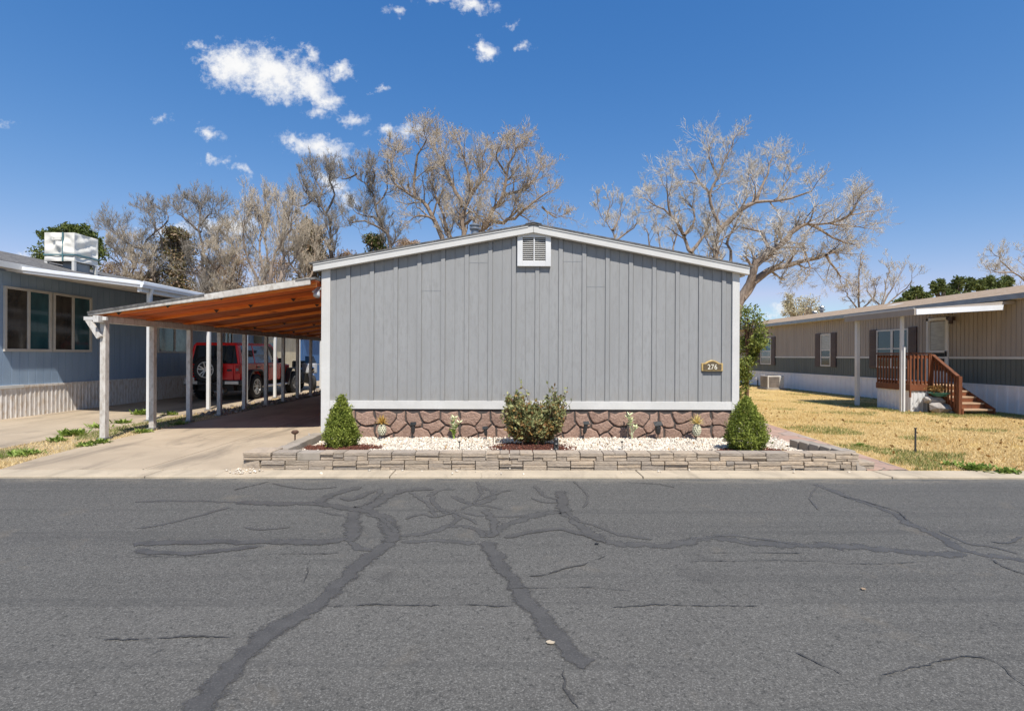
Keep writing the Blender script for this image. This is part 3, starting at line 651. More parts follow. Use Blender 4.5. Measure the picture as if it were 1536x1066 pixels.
def stone_geo(mb, poly, ox, rr):
    P = [Vector((ox+(x-205)*KS, 0, ZT-(y-135)*KS)) for x, y in poly]
    # subdivide edges with a slight wobble
    Q = []
    for i, a in enumerate(P):
        b = P[(i+1) % len(P)]; Q.append(a); d = b-a; n = max(1, int(d.length/.035))
        for j in range(1, n): Q.append(a + d*(j/n) + Vector((rr.uniform(-1, 1), 0, rr.uniform(-1, 1)))*.003)
    c = sum(Q, Vector())/len(Q); n = len(Q); rings = []
    for inset, dy in ((0.0, .0), (.007, -.018), (.019, -.027)):
        ring = []
        for q in Q:
            d = c-q; l = d.length; t = q + d*min(.5, inset/max(l, .01))
            ring.append((t.x, WY+.010+dy+rr.uniform(-1, 1)*.003*(dy < 0), t.z))
        rings.append(ring)
    xs = [v[0] for r in rings for v in r]
    if min(xs) < S0+.005 or max(xs) > 4.015: 
        rings = [[(min(max(v[0], S0+.004), 4.016), v[1], v[2]) for v in r] for r in rings]
        if max(xs) < S0+.05 or min(xs) > 3.97: return
    k = len(mb.v)
    for r in rings: mb.v.extend(r)
    cz = (min(max(c.x, S0+.01), 4.01), WY-.021, c.z); mb.v.append(cz)
    for a in range(2):
        for i in range(n): j = (i+1) % n; mb.f.append((k+a*n+i, k+a*n+j, k+(a+1)*n+j, k+(a+1)*n+i)[::-1])
    for i in range(n): mb.f.append((k+2*n+(i+1) % n, k+2*n+i, k+3*n))
st = MB(); rr = random.Random(5); x = at(561.4, 640, WY).x - PW*KS
while x < 4.1:
    for poly in STONES: stone_geo(st, poly, x, rr)
    x += PW*KS
sko = st.build('stone_skirt', 'field_stone', house)
mb = MB(); mb.box(S0+.002, 4.018, WY+.011, WY+.04, -.05, .512); mb.build('mortar', 'mortar', sko)
mb = MB()
for x, o in ((XL+.035, -1), (XR-.035, 1)): mb.box(min(x, x+o*.01), max(x, x+o*.01), WY+.1, HB-.1, -.05, .54)
mb.build('side_skirt', 'grey_siding', house)

# house number sign
sg = at(1069, 549, WY-.045); sign = empty('house_number_sign', (sg.x, WY, sg.z), 'arched bronze and gold house number sign reading 276 on the grey wall', 'sign')
def arch(w, h, rise, x, z):
    P = [(x-w/2, z), (x+w/2, z), (x+w/2, z+h), (x+w/2-.05, z+h)]
    for i in range(1, 12):
        t = i/12; P.append((x+w/2-.05-(w-.10)*t, z+h+rise*math.sin(math.pi*t)))
    return P + [(x-w/2+.05, z+h), (x-w/2, z+h)]
mb = MB(); W1, H1 = .375, .135; y = WY-.03
mb.prism([(a, y, b) for a, b in arch(W1, H1, .055, sg.x, sg.z-.085)], (0, .028, 0)); mb.build('frame', 'brass', sign, bevel=.004)
mb = MB(); mb.prism([(a, y-.006, b) for a, b in arch(W1-.055, H1-.03, .048, sg.x, sg.z-.068)], (0, .006, 0)); mb.build('plaque', 'bronze', sign)
fc = bpy.data.curves.new('numerals', 'FONT'); fc.body = '276'; fc.size = .125; fc.extrude = .003; fc.align_x = 'CENTER'; fc.space_character = 1.1; fc.offset = .0012
tmp = bpy.data.objects.new('numerals_tmp', fc); COL.objects.link(tmp)
bpy.context.view_layer.update()
me = bpy.data.meshes.new_from_object(tmp.evaluated_get(bpy.context.evaluated_depsgraph_get())); bpy.data.objects.remove(tmp)
me.transform(Matrix.Translation((-.002, y-.0095-WY, -.056)) @ Matrix.Rotation(R(90), 4, 'X') @ Matrix.Diagonal((.86, 1, 1, 1))); me.materials.clear(); me.materials.append(MATS['digits'])
o = bpy.data.objects.new('numerals', me); COL.objects.link(o); o.parent = sign
mb = MB(); mb.box(sg.x-W1/2+.01, sg.x+W1/2-.01, y+.001, WY-.005, sg.z-.10, sg.z-.0855); mb.build('base_strip', 'black_plastic', sign)

# ------------------------------------------------------------------ carport on the left side of the house
CXp = -6.745; PY = [8.80, 10.0, 11.15, 12.33, 13.5, 14.72, 15.85, 16.95, 18.1, 19.3]
cp = empty('carport', (CXp, 8.8, 0), 'lean-to carport with ten white posts and orange stained plank ceiling beside the grey house', 'carport')
def cz(x): return 2.085 + (x+7.1)/(3.92)*.60                     # underside of the planks
for i, y in enumerate(PY):
    w = .046 if i < 2 else .0435
    m = MB(); m.box(CXp-w, CXp+w, y-w, y+w, .03, 1.965); po = m.build('post', 'weathered_white' if i < 2 else 'post_white', cp, bevel=.006)
    m = MB(); m.box(CXp-w-.03, CXp+w+.03, y-w-.03, y+w+.03, .0, .03); m.build('base_plate', 'grey_metal', po)
m = MB(); m.box(CXp-.045, CXp+.045, 8.60, 20.2, 1.966, 2.075); m.build('beam', 'post_white', cp, bevel=.006)
m = MB(); m.bar((CXp-.02, 8.72, 1.72), (CXp-.22, 8.72, 2.03), .04, .09); m.build('brace', 'post_white', cp, bevel=.004)
m = MB(); m.bar((CXp-.27, 8.72, 2.035), (CXp+.1, 8.72, 2.035), .05, .06); m.build('outrigger', 'white_trim', cp, bevel=.003)
# planks run from beam to house; a joist under every fourth one
m = MB(); y = 8.74; rr = random.Random(9)
while y < 20.2:
    w = .19; e = rr.uniform(0, .006)
    m.hexa([(-6.90, y, cz(-6.90)-e), (XL-.03, y, cz(XL)-e), (XL-.03, y+w-.006, cz(XL)-e), (-6.90, y+w-.006, cz(-6.90)-e), (-6.90, y, cz(-6.90)+.03), (XL-.03, y, cz(XL)+.03), (XL-.03, y+w-.006, cz(XL)+.03), (-6.90, y+w-.006, cz(-6.90)+.03)]); y += w
m.build('ceiling_planks', 'stained_planks', cp)
m = MB(); js = []
for y in PY:
    m.hexa([(-6.88, y, cz(-6.88)-.05), (XL-.04, y, cz(XL)-.085), (XL-.04, y+.045, cz(XL)-.085), (-6.88, y+.045, cz(-6.88)-.05), (-6.88, y, cz(-6.88)-.007), (XL-.04, y, cz(XL)-.007), (XL-.04, y+.045, cz(XL)-.007), (-6.88, y+.045, cz(-6.88)-.007)]); js.append(y)
m.build('joists', 'orange_wood', cp)
rr = random.Random(4)
for y in js[:12]:
    for x in (-6.4, -5.6, -4.8, -4.0, -3.4):
        if rr.random() < .6:
            x += rr.uniform(-.2, .2); m = MB(); m.prism([(x, y-.012, cz(x)-.012), (x+.05, y-.012, cz(x)-.065), (x+.10, y-.012, cz(x)-.012)], (0, .01, 0)); m.build('joist_hanger', 'dark_metal', cp)
m = MB()
m.hexa([(-6.93, 8.66, cz(-7.1)+.031), (XL-.02, 8.70, cz(XL)+.031), (XL-.02, 20.3, cz(XL)+.031), (-6.93, 20.3, cz(-7.1)+.031), (-6.93, 8.66, cz(-7.1)+.062), (XL-.02, 8.70, cz(XL)+.07), (XL-.02, 20.3, cz(XL)+.07), (-6.93, 20.3, cz(-7.1)+.062)])
m.build('roofing', 'shingle', cp)
def fasc(xa, xb, za, zb, ya, yb, ha, hb):
    m = MB(); m.hexa([(xa, ya, za), (xb, yb, zb), (xb, yb+.04, zb), (xa, ya+.04, za), (xa, ya, za+ha), (xb, yb, zb+hb), (xb, yb+.04, zb+hb), (xa, ya+.04, za+ha)])
    m.build('fascia', 'weathered_white', cp, bevel=.012)
fasc(-6.94, -5.02, cz(-6.94)-.035, cz(-5.02)-.055, 8.68, 8.69, .075, .095)
fasc(-5.015, -3.26, cz(-5.015)-.062, cz(-3.26)-.045, 8.675, 8.70, .105, .125)
m = MB(); m.box(-6.92, -6.905, 8.75, 20.2, cz(-7.1)-.05, cz(-7.1)+.03); m.build('edge_board', 'weathered_white', cp)

# double flood lamp under the carport ceiling
fl = at(476, 436, 9.0); lamp = empty('flood_light', (XL-.05, 9.08, fl.z+.08), 'twin flood light with grey bulbs under the carport corner', 'lamp')
m = MB(); m.lathe([(.05, 0), (.05, .03)], (XL-.03, 9.08, fl.z+.08), 12, 'x'); m.box(XL-.035, XL-.005, 9.04, 9.12, fl.z+.04, fl.z+.12); m.build('bracket', 'dark_metal', lamp)
m = MB(); m.tube([(XL-.03, 9.06, fl.z+.07), (XL-.07, 9.0, fl.z), (XL-.075, 8.985, fl.z-.02)], [.015, .022, .03]); m.tube([(XL-.075, 8.985, fl.z-.02), (XL-.085, 8.96, fl.z-.09), (XL-.09, 8.95, fl.z-.11)], [.04, .062, .05], 12); m.build('lamp_head', 'bulb_grey', lamp, smooth=True)
m = MB(); m.tube([(XL-.03, 9.10, fl.z+.08), (XL-.10, 9.05, fl.z+.06), (XL-.16, 9.0, fl.z-.03)], [.012, .014, .03]); m.build('lamp_arm', 'white_paint', lamp)

# ------------------------------------------------------------------ front bed: ledge stone edging, gravel, shrubs
def ledge_block(mb, x0, x1, y0, y1, z0, z1, rr, side='front'):
    """one moulded block: layered strata with uneven faces; side tells which way the worked face looks"""
    zs = [z0]; n = rr.choice([2, 2, 3, 3])
    for i in range(n-1): zs.append(z0+(z1-z0)*(i+1+rr.uniform(-.25, .25))/n)
    zs.append(z1)
    for a, b in zip(zs, zs[1:]):
        cuts = [0, 1] if rr.random() < .72 else [0, rr.uniform(.3, .7), 1]
        for c, d in zip(cuts, cuts[1:]):
            e = rr.uniform(-.016, .014); t = rr.uniform(-.004, .004)
            if side == 'front': 
                xa, xb = x0+(x1-x0)*c+.002, x0+(x1-x0)*d-.002
                mb.hexa([(xa, y0+e, a+.003), (xb, y0+e+t, a+.003+t*.5), (xb, y1, a+.003), (xa, y1, a+.003), (xa, y0+e+t, b-t*.4-.001), (xb, y0+e, b-.001+t*.4), (xb, y1, b-.001), (xa, y1, b-.001)])
            else:
                ya, yb = y0+(y1-y0)*c+.002, y0+(y1-y0)*d-.002
                mb.hexa([(x0+e, ya, a+.003), (x1, ya, a+.003), (x1, yb, a+.003), (x0+e, yb, a+.003), (x0+e, ya, b-.001), (x1, ya, b-.001), (x1, yb, b-.001), (x0+e, yb, b-.001)])
gw = empty('garden_edging', (.7, 6.6, 0), 'low two course edging wall of tan and grey ledge stone blocks round the gravel bed', 'edging')
rr = random.Random(12)
for nm, z0, z1, xs, y0 in (('lower_course', -.02, .098, -3.06, 6.55), ('upper_course', .098, .205, -2.93, 6.572)):
    mb = MB(); x = xs; ib = 0
    while x < 4.56:
        w = .302+rr.uniform(-.006, .006)
        ib += 1
        if nm == 'upper_course' and ib == 1: m1 = MB(); ledge_block(m1, x, x+w-.006, y0, y0+.2, z0, z1, rr); m1.build('end_block', 'ledge_stone', gw, bevel=.004, seg=1)
        elif nm == 'upper_course' and ib == 2: PAV = (x, x+w-.006)
        else: ledge_block(mb, x, x+w-.006, y0+rr.uniform(-.004, .004), y0+.2, z0, z1, rr)
        x += w
    mb.build(nm, 'ledge_stone', gw, bevel=.004, seg=1)
mb = MB(); mb.box(PAV[0]+.002, PAV[1]-.002, 6.585, 6.77, .098, .20); mb.build('plain_paver', 'pad_concrete', gw, bevel=.006)
mb = MB(); ledge_block(mb, -3.30, -2.95, 6.58, 6.95, .10, .205, rr); mb.hexa([(-3.33, 6.6, -.02), (-3.08, 6.56, -.02), (-3.06, 6.8, -.02), (-3.3, 6.85, -.02), (-3.32, 6.62, .09), (-3.1, 6.57, .095), (-3.08, 6.8, .09), (-3.3, 6.85, .095)])
mb.build('corner_block', 'ledge_stone', gw, bevel=.01)
mb = MB(); y = 6.98; rr = random.Random(2)
for i in range(7):
    w = .285; h = .15-.012*i+rr.uniform(-.01, .01); o = rr.uniform(-.015, .015); x = -3.0 - .03*i
    mb.box(x-.10+o, x+.09+o, y, y+w-.02, -.02, h+.02); y += w
mb.build('left_return', 'pad_concrete', gw, bevel=.01)
mb = MB(); y = 6.78
for i in range(5):
    w = .235; x = 4.62-.012*i; mb.box(x-.1, x+.1, y, y+w-.012, -.02, .20-.008*i); y += w
mb.hexa([(4.56, 6.53, -.02), (4.79, 6.56, -.02), (4.76, 6.75, -.02), (4.56, 6.75, -.02), (4.56, 6.54, .10), (4.74, 6.57, .09), (4.74, 6.75, .09), (4.56, 6.75, .1)])
mb.build('right_return', 'pad_concrete', gw, bevel=.01)

def gz(x, y): return .012 + .055*min(1, max(0, (WY-y)/2.2))        # bed surface
BX0, BX1, BY0 = -3.0, 4.62, 6.76
bed = MB(); nx, ny = 40, 14
k = 0
for j in range(ny+1):
    for i in range(nx+1):
        x = BX0+(BX1-BX0)*i/nx; y = BY0+(WY+.02-BY0)*j/ny; bed.v.append((x, y, gz(x, y)-.012))
for j in range(ny):
    for i in range(nx): a = j*(nx+1)+i; bed.f.append((a, a+1, a+nx+2, a+nx+1))
bed.add([(4.1, WY+.02, -.002), (4.93, WY+.02, -.002), (4.93, 16, -.002), (4.1, 16, -.002)], [(0, 1, 2, 3)])
bed.add([(4.62, 7.9, .004), (4.75, 7.9, .004), (4.93, WY+.02, .001), (4.62, WY+.02, .001)], [(0, 1, 2, 3)])
bed.build('gravel_base', 'gravel_bed')['kind'] = 'structure'
SHR = [(at(512, 655, 7.85).x, 7.85), (at(800, 650, 8.12).x, 8.12), (at(1119, 660, 7.55).x, 7.55)]
MUL = [(SHR[0][0]+.03, SHR[0][1]-.10, .56, .30), (SHR[1][0]-.03, SHR[1][1]-.38, .60, .56), (SHR[2][0]+.08, SHR[2][1]-.08, .50, .27)]
def in_mulch(x, y, g=1.0): return any(((x-a)/c)**2+((y-b)/d)**2 < g for a, b, c, d in MUL)
# white pebbles
P = []; r = np.random.default_rng(3)
while len(P) < 21000:
    x, y = r.uniform(BX0+.05, BX1), WY-(WY-BY0)*r.uniform(0, 1)
    if x > 4.5 and y < 7.9: continue
    if in_mulch(x, y, 1+.25*r.normal()) and r.uniform() < .985: continue
    P.append((x, y))
for _ in range(1800):
    y = 7.9+8*r.uniform()**2; P.append((r.uniform(4.2 if y > WY else 4.5, min(4.93, 4.70+.17*(y-7.9))), y))
for _ in range(60): P.append((r.choice([r.normal(-3.2, .12), r.uniform(-3, 4.6)], p=[.6, .4]), r.uniform(6.24, 6.54)))     # a few strays on the kerb
P = np.array(P); zz = np.array([(gz(a, b) if b > 6.6 else .004) if a < 4.62 else .006 for a, b in P]) + r.uniform(-.004, .012, len(P))
sc = (r.lognormal(-4.32, .33, (len(P), 1)).clip(.007, .028))*r.uniform(.7, 1.25, (len(P), 3))*np.array([1.05, 1.05, .8])
np_shapes('gravel', ICO[0], ICO[1], np.column_stack([P, zz]), sc, rand_rot(len(P), r), 'pebble')
tag(bpy.data.objects['gravel'], 'white and cream pebbles filling the front bed', 'gravel', kind='stuff')
# dark gaps and fallen leaves among the pebbles
P = []
while len(P) < 420:
    x, y = r.uniform(BX0+.1, BX1-.1), r.uniform(BY0+.1, WY-.06)
    P.append((x, y, gz(x, y)+.016))
leaves('leaf_litter', P, .035, 'leaf_litter', None, .6, seed=5); tag(bpy.data.objects['leaf_litter'], 'dry brown leaf bits scattered over the white pebbles', 'leaf litter', kind='stuff')
mb = MB()
for a, b, c, d in MUL:
    n = 28; k = len(mb.v)
    rrr = [1+.12*random.Random(i*7+int(a*100)).uniform(-1, 1) for i in range(n)]
    mb.v.append((a, b, gz(a, b)+.022))
    for i in range(n): t = 2*math.pi*i/n; x, y = a+c*rrr[i]*math.cos(t), b+d*rrr[i]*math.sin(t); mb.v.append((x, y, gz(x, y)+.004))
    for i in range(n): mb.f.append((k, k+1+i, k+1+(i+1) % n))
mb.build('mulch_base', 'mulch_bed')['kind'] = 'structure'
C = []; 
for a, b, c, d in MUL:
    for _ in range(1500):
        t = r.uniform(0, 2*math.pi); q = r.uniform()**.5*1.1; x, y = a+c*q*math.cos(t), b+d*q*math.sin(t); C.append((x, y, gz(x, y)+.02*(1-min(1, q))+.008+r.uniform(0, .012)))
C = np.array(C); sc = np.column_stack([r.uniform(.012, .035, len(C)), r.uniform(.004, .009, len(C)), r.uniform(.002, .005, len(C))])
rot = rand_rot(len(C), r)
np_shapes('mulch', ICO[0], ICO[1], C, sc, rot, 'mulch'); tag(bpy.data.objects['mulch'], 'red brown bark mulch chips under the three front shrubs', 'mulch', kind='stuff')

# clipped cone evergreens
def topiary(x, y, h, w, seed, label, egg):
    t = empty('cone_shrub', (x, y, gz(x, y)), label, 'shrub', 'clipped evergreens at the ends of the front bed')
    r = np.random.default_rng(seed); P = []
    def rad(q):  # q 0 bottom .. 1 top
        if egg: return (w/2)*min(1, (.72+1.4*q) if q < .2 else 1.0)*max(0, 1-((max(0, q-.2))/.8)**1.45)**.75
        return (w/2)*min(1, .75+1.2*q)*max(0.0, (1-max(0, q-.16)/.84))**.72
    lump = r.normal(size=(9, 3))
    while len(P) < 15000:
        q = r.uniform()**1.0; a = r.uniform(0, 2*math.pi); R0 = rad(q)
        if r.uniform() > (R0/(w/2))*1.0+.06: continue
        bumpy = 1+.10*math.sin(3*a+lump[0, 0]+6*q)+.08*math.sin(7*a+11*q+lump[1, 1])+.06*math.sin(13*a-23*q)+.05*math.sin(19*a+31*q)
        d = R0*bumpy*(1-.45*r.uniform()**2.2)+.012*r.normal()
        P.append((x+d*math.cos(a), y+d*math.sin(a), gz(x, y)+.02+h*q*.95+.012*r.normal()))
    for _ in range(26):   # stray shoots
        a = r.uniform(0, 2*math.pi); q = r.uniform(.1, .99); d0 = rad(q)
        for s in range(12): d = d0*.92+s*.006; P.append((x+d*math.cos(a)+.006*r.normal(), y+d*math.sin(a)+.006*r.normal(), gz(x, y)+h*q*.95+s*.006+.006*r.normal()))
    for s in range(60): P.append((x+.012*r.normal(), y+.012*r.normal(), gz(x, y)+h*(.9+.1*s/60)))
    leaves('foliage', P, .030, 'topiary_leaf', t, .42, up=.55, seed=seed)
    m = MB(); m.tube([(x, y, gz(x, y)-.05), (x, y, h*.5), (x, y, h*.9)], [.022, .014, .004], 6)
    for i in range(14):
        a = i*2.4; z = h*(.12+.055*i); m.tube([(x, y, z), (x+rad(z/h)*.7*math.cos(a), y+rad(z/h)*.7*math.sin(a), z+.06)], [.006, .003], 4)
    m.build('stem', 'stem_brown', t)
topiary(SHR[0][0], SHR[0][1], .80, .52, 21, 'pointed cone evergreen shrub at the driveway end of the bed', False)
topiary(SHR[2][0], SHR[2][1], .82, .565, 33, 'rounder egg shaped evergreen shrub at the path end of the bed', True)
# loose shrub in the middle
x, y = SHR[1]; sh = empty('broadleaf_shrub', (x, y, gz(x, y)), 'loose leggy shrub with bronze and green leaves at the middle of the bed', 'shrub')
m = MB(); P = []; P2 = []; r = np.random.default_rng(8); rr = random.Random(8)
def shoot(p, d, L, rad, lev):
    n = 5; pts = [p]; q = p
    for i in range(n):
        d = (d + Vector((rr.gauss(0, .16), rr.gauss(0, .16), rr.gauss(.05, .1)))).normalized(); q = q+d*(L/n); pts.append(q)
    m.tube(pts, [rad*(1-.7*i/n) for i in range(n+1)], 5, cap=False)
    if lev < 2:
        for i in range(1, n+1):
            for _ in range(2 if lev == 0 else 1):
                shoot(pts[i], (d*.6+Vector((rr.gauss(0, .7), rr.gauss(0, .7), rr.uniform(.0, .7)))).normalized(), L*rr.uniform(.26, .42), rad*.5, lev+1)
    if lev >= 1:
        for i in range(1, n+1):
            for _ in range(2):
                if pts[i].z < gz(x, y)+.13: continue
                (P2 if rr.random() < (.5 if q.z < .42 else .22) else P).append(pts[i]+Vector((rr.gauss(0, .018), rr.gauss(0, .018), rr.gauss(0, .018))))
for i in range(26):
    a = i*2.4+rr.uniform(-.4, .4); sp = rr.uniform(.08, .66); L = rr.uniform(.32, .60)*(1.08 if sp < .6 else .88)
    shoot(Vector((x+.12*math.cos(a), y+.09*math.sin(a), gz(x, y))), Vector((math.cos(a)*sp, math.sin(a)*sp*.8, 1)).normalized(), L, .009, 0)
for dx, L in ((-.36, .66), (-.05, .74), (.12, .70), (.30, .68), (.38, .62), (-.22, .60)):
    shoot(Vector((x+dx*.3, y, gz(x, y))), Vector((dx, rr.uniform(-.2, .2), 1)).normalized(), L*1.12, .008, 1)
for i in range(16):
    a = i*.39*2; shoot(Vector((x+.1*math.cos(a), y+.08*math.sin(a), .10)), Vector((math.cos(a), math.sin(a)*.7, .45)).normalized(), rr.uniform(.16, .30), .007, 0)
m.build('stems', 'stem_brown', sh); leaves('leaves', P, .052, 'shrub_leaf', sh, .5, up=.3, seed=3); leaves('bronze_leaves', P2, .05, 'shrub_bronze', sh, .5, up=.2, seed=4)

# ------------------------------------------------------------------ ornaments and lamps in the bed
def pineapple(u, v, Y, h, label, crown):
    p = at(u, v, Y); p.z = gz(p.x, Y); t = empty('pineapple_ornament', p, label, 'ornament', 'metal pineapple stakes against the stone skirt')
    m = MB(); m.tube([p-Vector((0, 0, .1)), p+Vector((0, 0, .08))], .005, 6); m.build('stake', 'dark_metal', t)
    m = MB(); c = p+Vector((0, 0, .07)); nb, na = 7, 10; hb = h*.50; w = .072
    m.lathe([(w*math.sin(math.pi*(i+.4)/(nb+.8))**.6*.86, hb*i/nb) for i in range(nb+1)], c, 16); m.build('body', 'pale_enamel', t, smooth=True)
    m = MB()
    for i in range(1, nb):
        for j in range(na):
            a = 2*math.pi*(j+.5*(i % 2))/na; rad = w*math.sin(math.pi*(i+.4)/(nb+.8))**.6*.88; m.blob((c.x+rad*math.cos(a), c.y+rad*math.sin(a), c.z+hb*i/nb), .015, .1, i*20+j, (1, 1, 1.2))
    m.build('scales', 'pale_enamel', t)
    m = MB()
    for i in range(26):
        a = i*2.4; e = R(2+80*(i/26)); b = c+Vector((0, 0, hb)); L = h*(.34+.10*(i/26)); d = Vector((math.cos(a)*math.cos(e), math.sin(a)*math.cos(e)*.8, math.sin(e)))
        s = d.cross(Vector((0, 0, 1))).normalized()*.016; q1 = b+d*L*.5; q2 = b+d*L+Vector((0, 0, -.02*math.cos(e)))
        n = d.cross(s).normalized()*.003
        m.add([tuple(b-s*.7-n), tuple(b+s*.7-n), tuple(q1+s-n), tuple(q1-s-n), tuple(b-s*.7+n), tuple(b+s*.7+n), tuple(q1+s+n), tuple(q1-s+n), tuple(q2)],
              [(3, 2, 1, 0), (4, 5, 6, 7), (0, 1, 5, 4), (1, 2, 6, 5), (3, 0, 4, 7), (2, 3, 8), (6, 2, 8), (7, 6, 8), (3, 7, 8)])
    m.build('crown', crown, t)
pineapple(573, 655, 8.72, .40, 'pineapple stake with deep gold crown near the driveway end of the stone skirt', 'gold')
pineapple(1045, 660, 8.72, .43, 'pineapple stake with bright yellow crown below the house number', 'yellow_petal')
def lily(u, v, Y, h, label, m1, m2, seed):
    p = at(u, v, Y); p.z = gz(p.x, Y); rr = random.Random(seed); t = empty('lily_ornament', p, label, 'ornament', 'artificial lily stakes against the stone skirt')
    ms = MB(); mp = MB()
    for k in range(6):
        a = rr.uniform(0, 6.28); top = p+Vector((rr.uniform(-.09, .09), rr.uniform(-.05, .04), h*(.45+.55*k/6)))
        ms.tube([p-Vector((0, 0, .05)), p+Vector((rr.uniform(-.03, .03), 0, h*.35)), top], [.006, .005, .004], 5)
        for j in range(6):
            b = j*math.pi/3+rr.uniform(-.2, .2); L = .085*rr.uniform(.8, 1.2); d = Vector((math.cos(b), math.sin(b)-.5, .55+rr.uniform(-.3, .3))).normalized(); s = d.cross(Vector((0, 0, 1))).normalized()*.02; n = Vector((0, .002, .002))
            q = top+d*L*.5; e = top+d*L
            mp.add([tuple(top-n), tuple(q+s-n), tuple(e), tuple(q-s-n), tuple(top+n), tuple(q+s+n), tuple(q-s+n)], [(0, 1, 2, 3), (6, 2, 5, 4), (0, 4, 5, 1), (1, 5, 2), (2, 6, 3), (3, 6, 4, 0)])
    lf = MB()
    for k in range(9):
        a = rr.uniform(0, 6.28); z = h*rr.uniform(.1, .6); b = p+Vector((0, 0, z)); d = Vector((math.cos(a)*.5, math.sin(a)*.4-.2, rr.uniform(.3, 1))).normalized(); s = d.cross(Vector((0, 1, 0))).normalized()*.014; L = .16; n = Vector((0, .002, 0))
        q = b+d*L*.5; e = b+d*L-Vector((0, 0, .02)); lf.add([tuple(b-n), tuple(q+s-n), tuple(e), tuple(q-s-n), tuple(b+n), tuple(q+s+n), tuple(q-s+n)], [(0, 1, 2, 3), (6, 2, 5, 4), (0, 4, 5, 1), (1, 5, 2), (2, 6, 3), (3, 6, 4, 0)])
    ms.build('stem', m2, t); mp.build('petals', m1, t); lf.build('leaves', m2, t)
lily(681, 651, 8.78, .40, 'pale lily stake with lime green leaves at the skirt left of the loose shrub', 'lily_white', 'lily_green', 3)
lily(948, 655, 8.78, .46, 'cream white lily stake between two black spotlights at the skirt', 'lily_white', 'lily_white', 6)
def spot(u, v, Y, h, lean, label, w=.05, top=True, fall=False, group='black solar spotlights in the bed'):
    p = at(u, v, Y); p.z = gz(p.x, Y); t = empty('garden_spotlight', p, label, 'spotlight', group)
    up = Vector((lean, -.05, 1)).normalized()
    if fall: up = Vector((.95, -.15, .28)).normalized()
    m = MB(); m.tube([p-up*.05+Vector((0, 0, .02)), p+up*h*.45], [.008, .010], 6); m.build('stake', 'black_plastic', t)
    m = MB(); b = p+up*h*.35; m.tube([b, b+up*h*.1, b+up*h*.4, b+up*h*.62], [w*.35, w*.62, w*.72, w*.6], 10); m.build('lamp_body', 'black_plastic', t, smooth=False)
    m = MB(); c = b+up*h*.55; d = Vector((.15, -.55, .8)).normalized(); m.bar(c-Vector((w*1.0, .01, -.02)), c+Vector((w*1.0, -.01, .03)), w*1.5, .014, up=d); m.build('solar_panel', 'glass_dark', t)
spot(619, 656, 8.78, .27, .05, 'black spotlight standing at the skirt between the gold pineapple and the lime lily')
spot(730, 655, 8.75, .20, -.15, 'small black spotlight with splayed panel just left of the loose shrub', .045)
spot(874, 656, 8.78, .30, .22, 'black spotlight leaning right at the skirt just right of the loose shrub')
spot(987, 660, 8.78, .28, -.03, 'wide upright black spotlight at the skirt right of the white lily', .07)
spot(736, 675, 7.2, .14, 0, 'black spotlight fallen over on the pebbles by the edging', .04, fall=True)
t = empty('bollard_light', atz(834, 680, .07), 'short black pillar light at the front corner of the mulch', 'garden light'); p = t.location.copy()
m = MB(); m.lathe([(.036, -.05), (.036, .06), (.042, .07), (.036, .08), (.036, .13), (.042, .14), (.034, .15), (.034, .20), (.02, .225)], p, 10); m.build('post', 'black_plastic', t)
m = MB(); m.lathe([(.037, .085), (.037, .125)], p, 10); m.build('lens', 'glass_dark', t)
t = empty('path_light', atz(442.5, 663, .06), 'rusty brown mushroom light on a stem at the driveway edge of the bed', 'garden light'); p = t.location.copy()
m = MB(); m.tube([p-Vector((0, 0, .05)), p+Vector((0, 0, .15))], .012, 8); m.build('stem', 'rust', t)
m = MB(); m.lathe([(.03, .13), (.055, .15), (.058, .17), (.035, .19)], p, 12); m.build('cap', 'rust', t)
for u, v, hh, lab in ((689, 673, .1, 'tiny black disc light on a short peg in the pebbles'), (933, 674, .11, 'thin black peg standing alone in the pebbles right of the mulch')):
    t = empty('garden_peg', atz(u, v, .06), lab, 'peg', 'thin pegs in the front bed'); p = t.location.copy()
    m = MB(); m.tube([p-Vector((0, 0, .04)), p+Vector((0, 0, hh))], .006, 6); m.build('rod', 'black_plastic', t)
    m = MB(); m.lathe([(.014, hh-.005), (.02, hh+.004), (.018, hh+.016)], p, 10); m.build('cap', 'black_plastic', t)
for i, (u, v) in enumerate(((740, 667), (753, 672), (784, 675), (807, 676))):
    m = MB(); p = atz(u, v, .05); m.tube([p-Vector((0, 0, .04)), p+Vector((0, 0, .13)), p+Vector((.012, 0, .145)), p+Vector((.024, 0, .13))], .0055, 6)
    tag(m.build('plant_stake', 'rust'), ['hooked rusty stake at the left rim of the mulch', 'hooked rusty stake second from the left in the mulch', 'hooked rusty stake in front of the loose shrub', 'hooked rusty stake at the right front of the loose shrub'][i], 'stake', 'hooked rusty stakes in the mulch')
p = atz(464, 659, .04); m = MB(); m.box(p.x-.012, p.x+.012, p.y-.006, p.y+.006, -.02, .13); m.box(p.x-.016, p.x+.016, p.y-.008, p.y+.008, .13, .142)
tag(m.build('marker_stake', 'post_white'), 'flat white marker stake beside the left return of the edging', 'stake')
p = atz(1373, 678, 0); m = MB(); m.tube([p-Vector((0, 0, .1)), p+Vector((0, 0, .36))], .013, 6); m.tube([p+Vector((0, 0, .36)), p+Vector((0, 0, .375))], .018, 6)
tag(m.build('iron_stake', 'dark_metal'), 'thin dark iron stake standing alone in the dry lawn', 'stake')

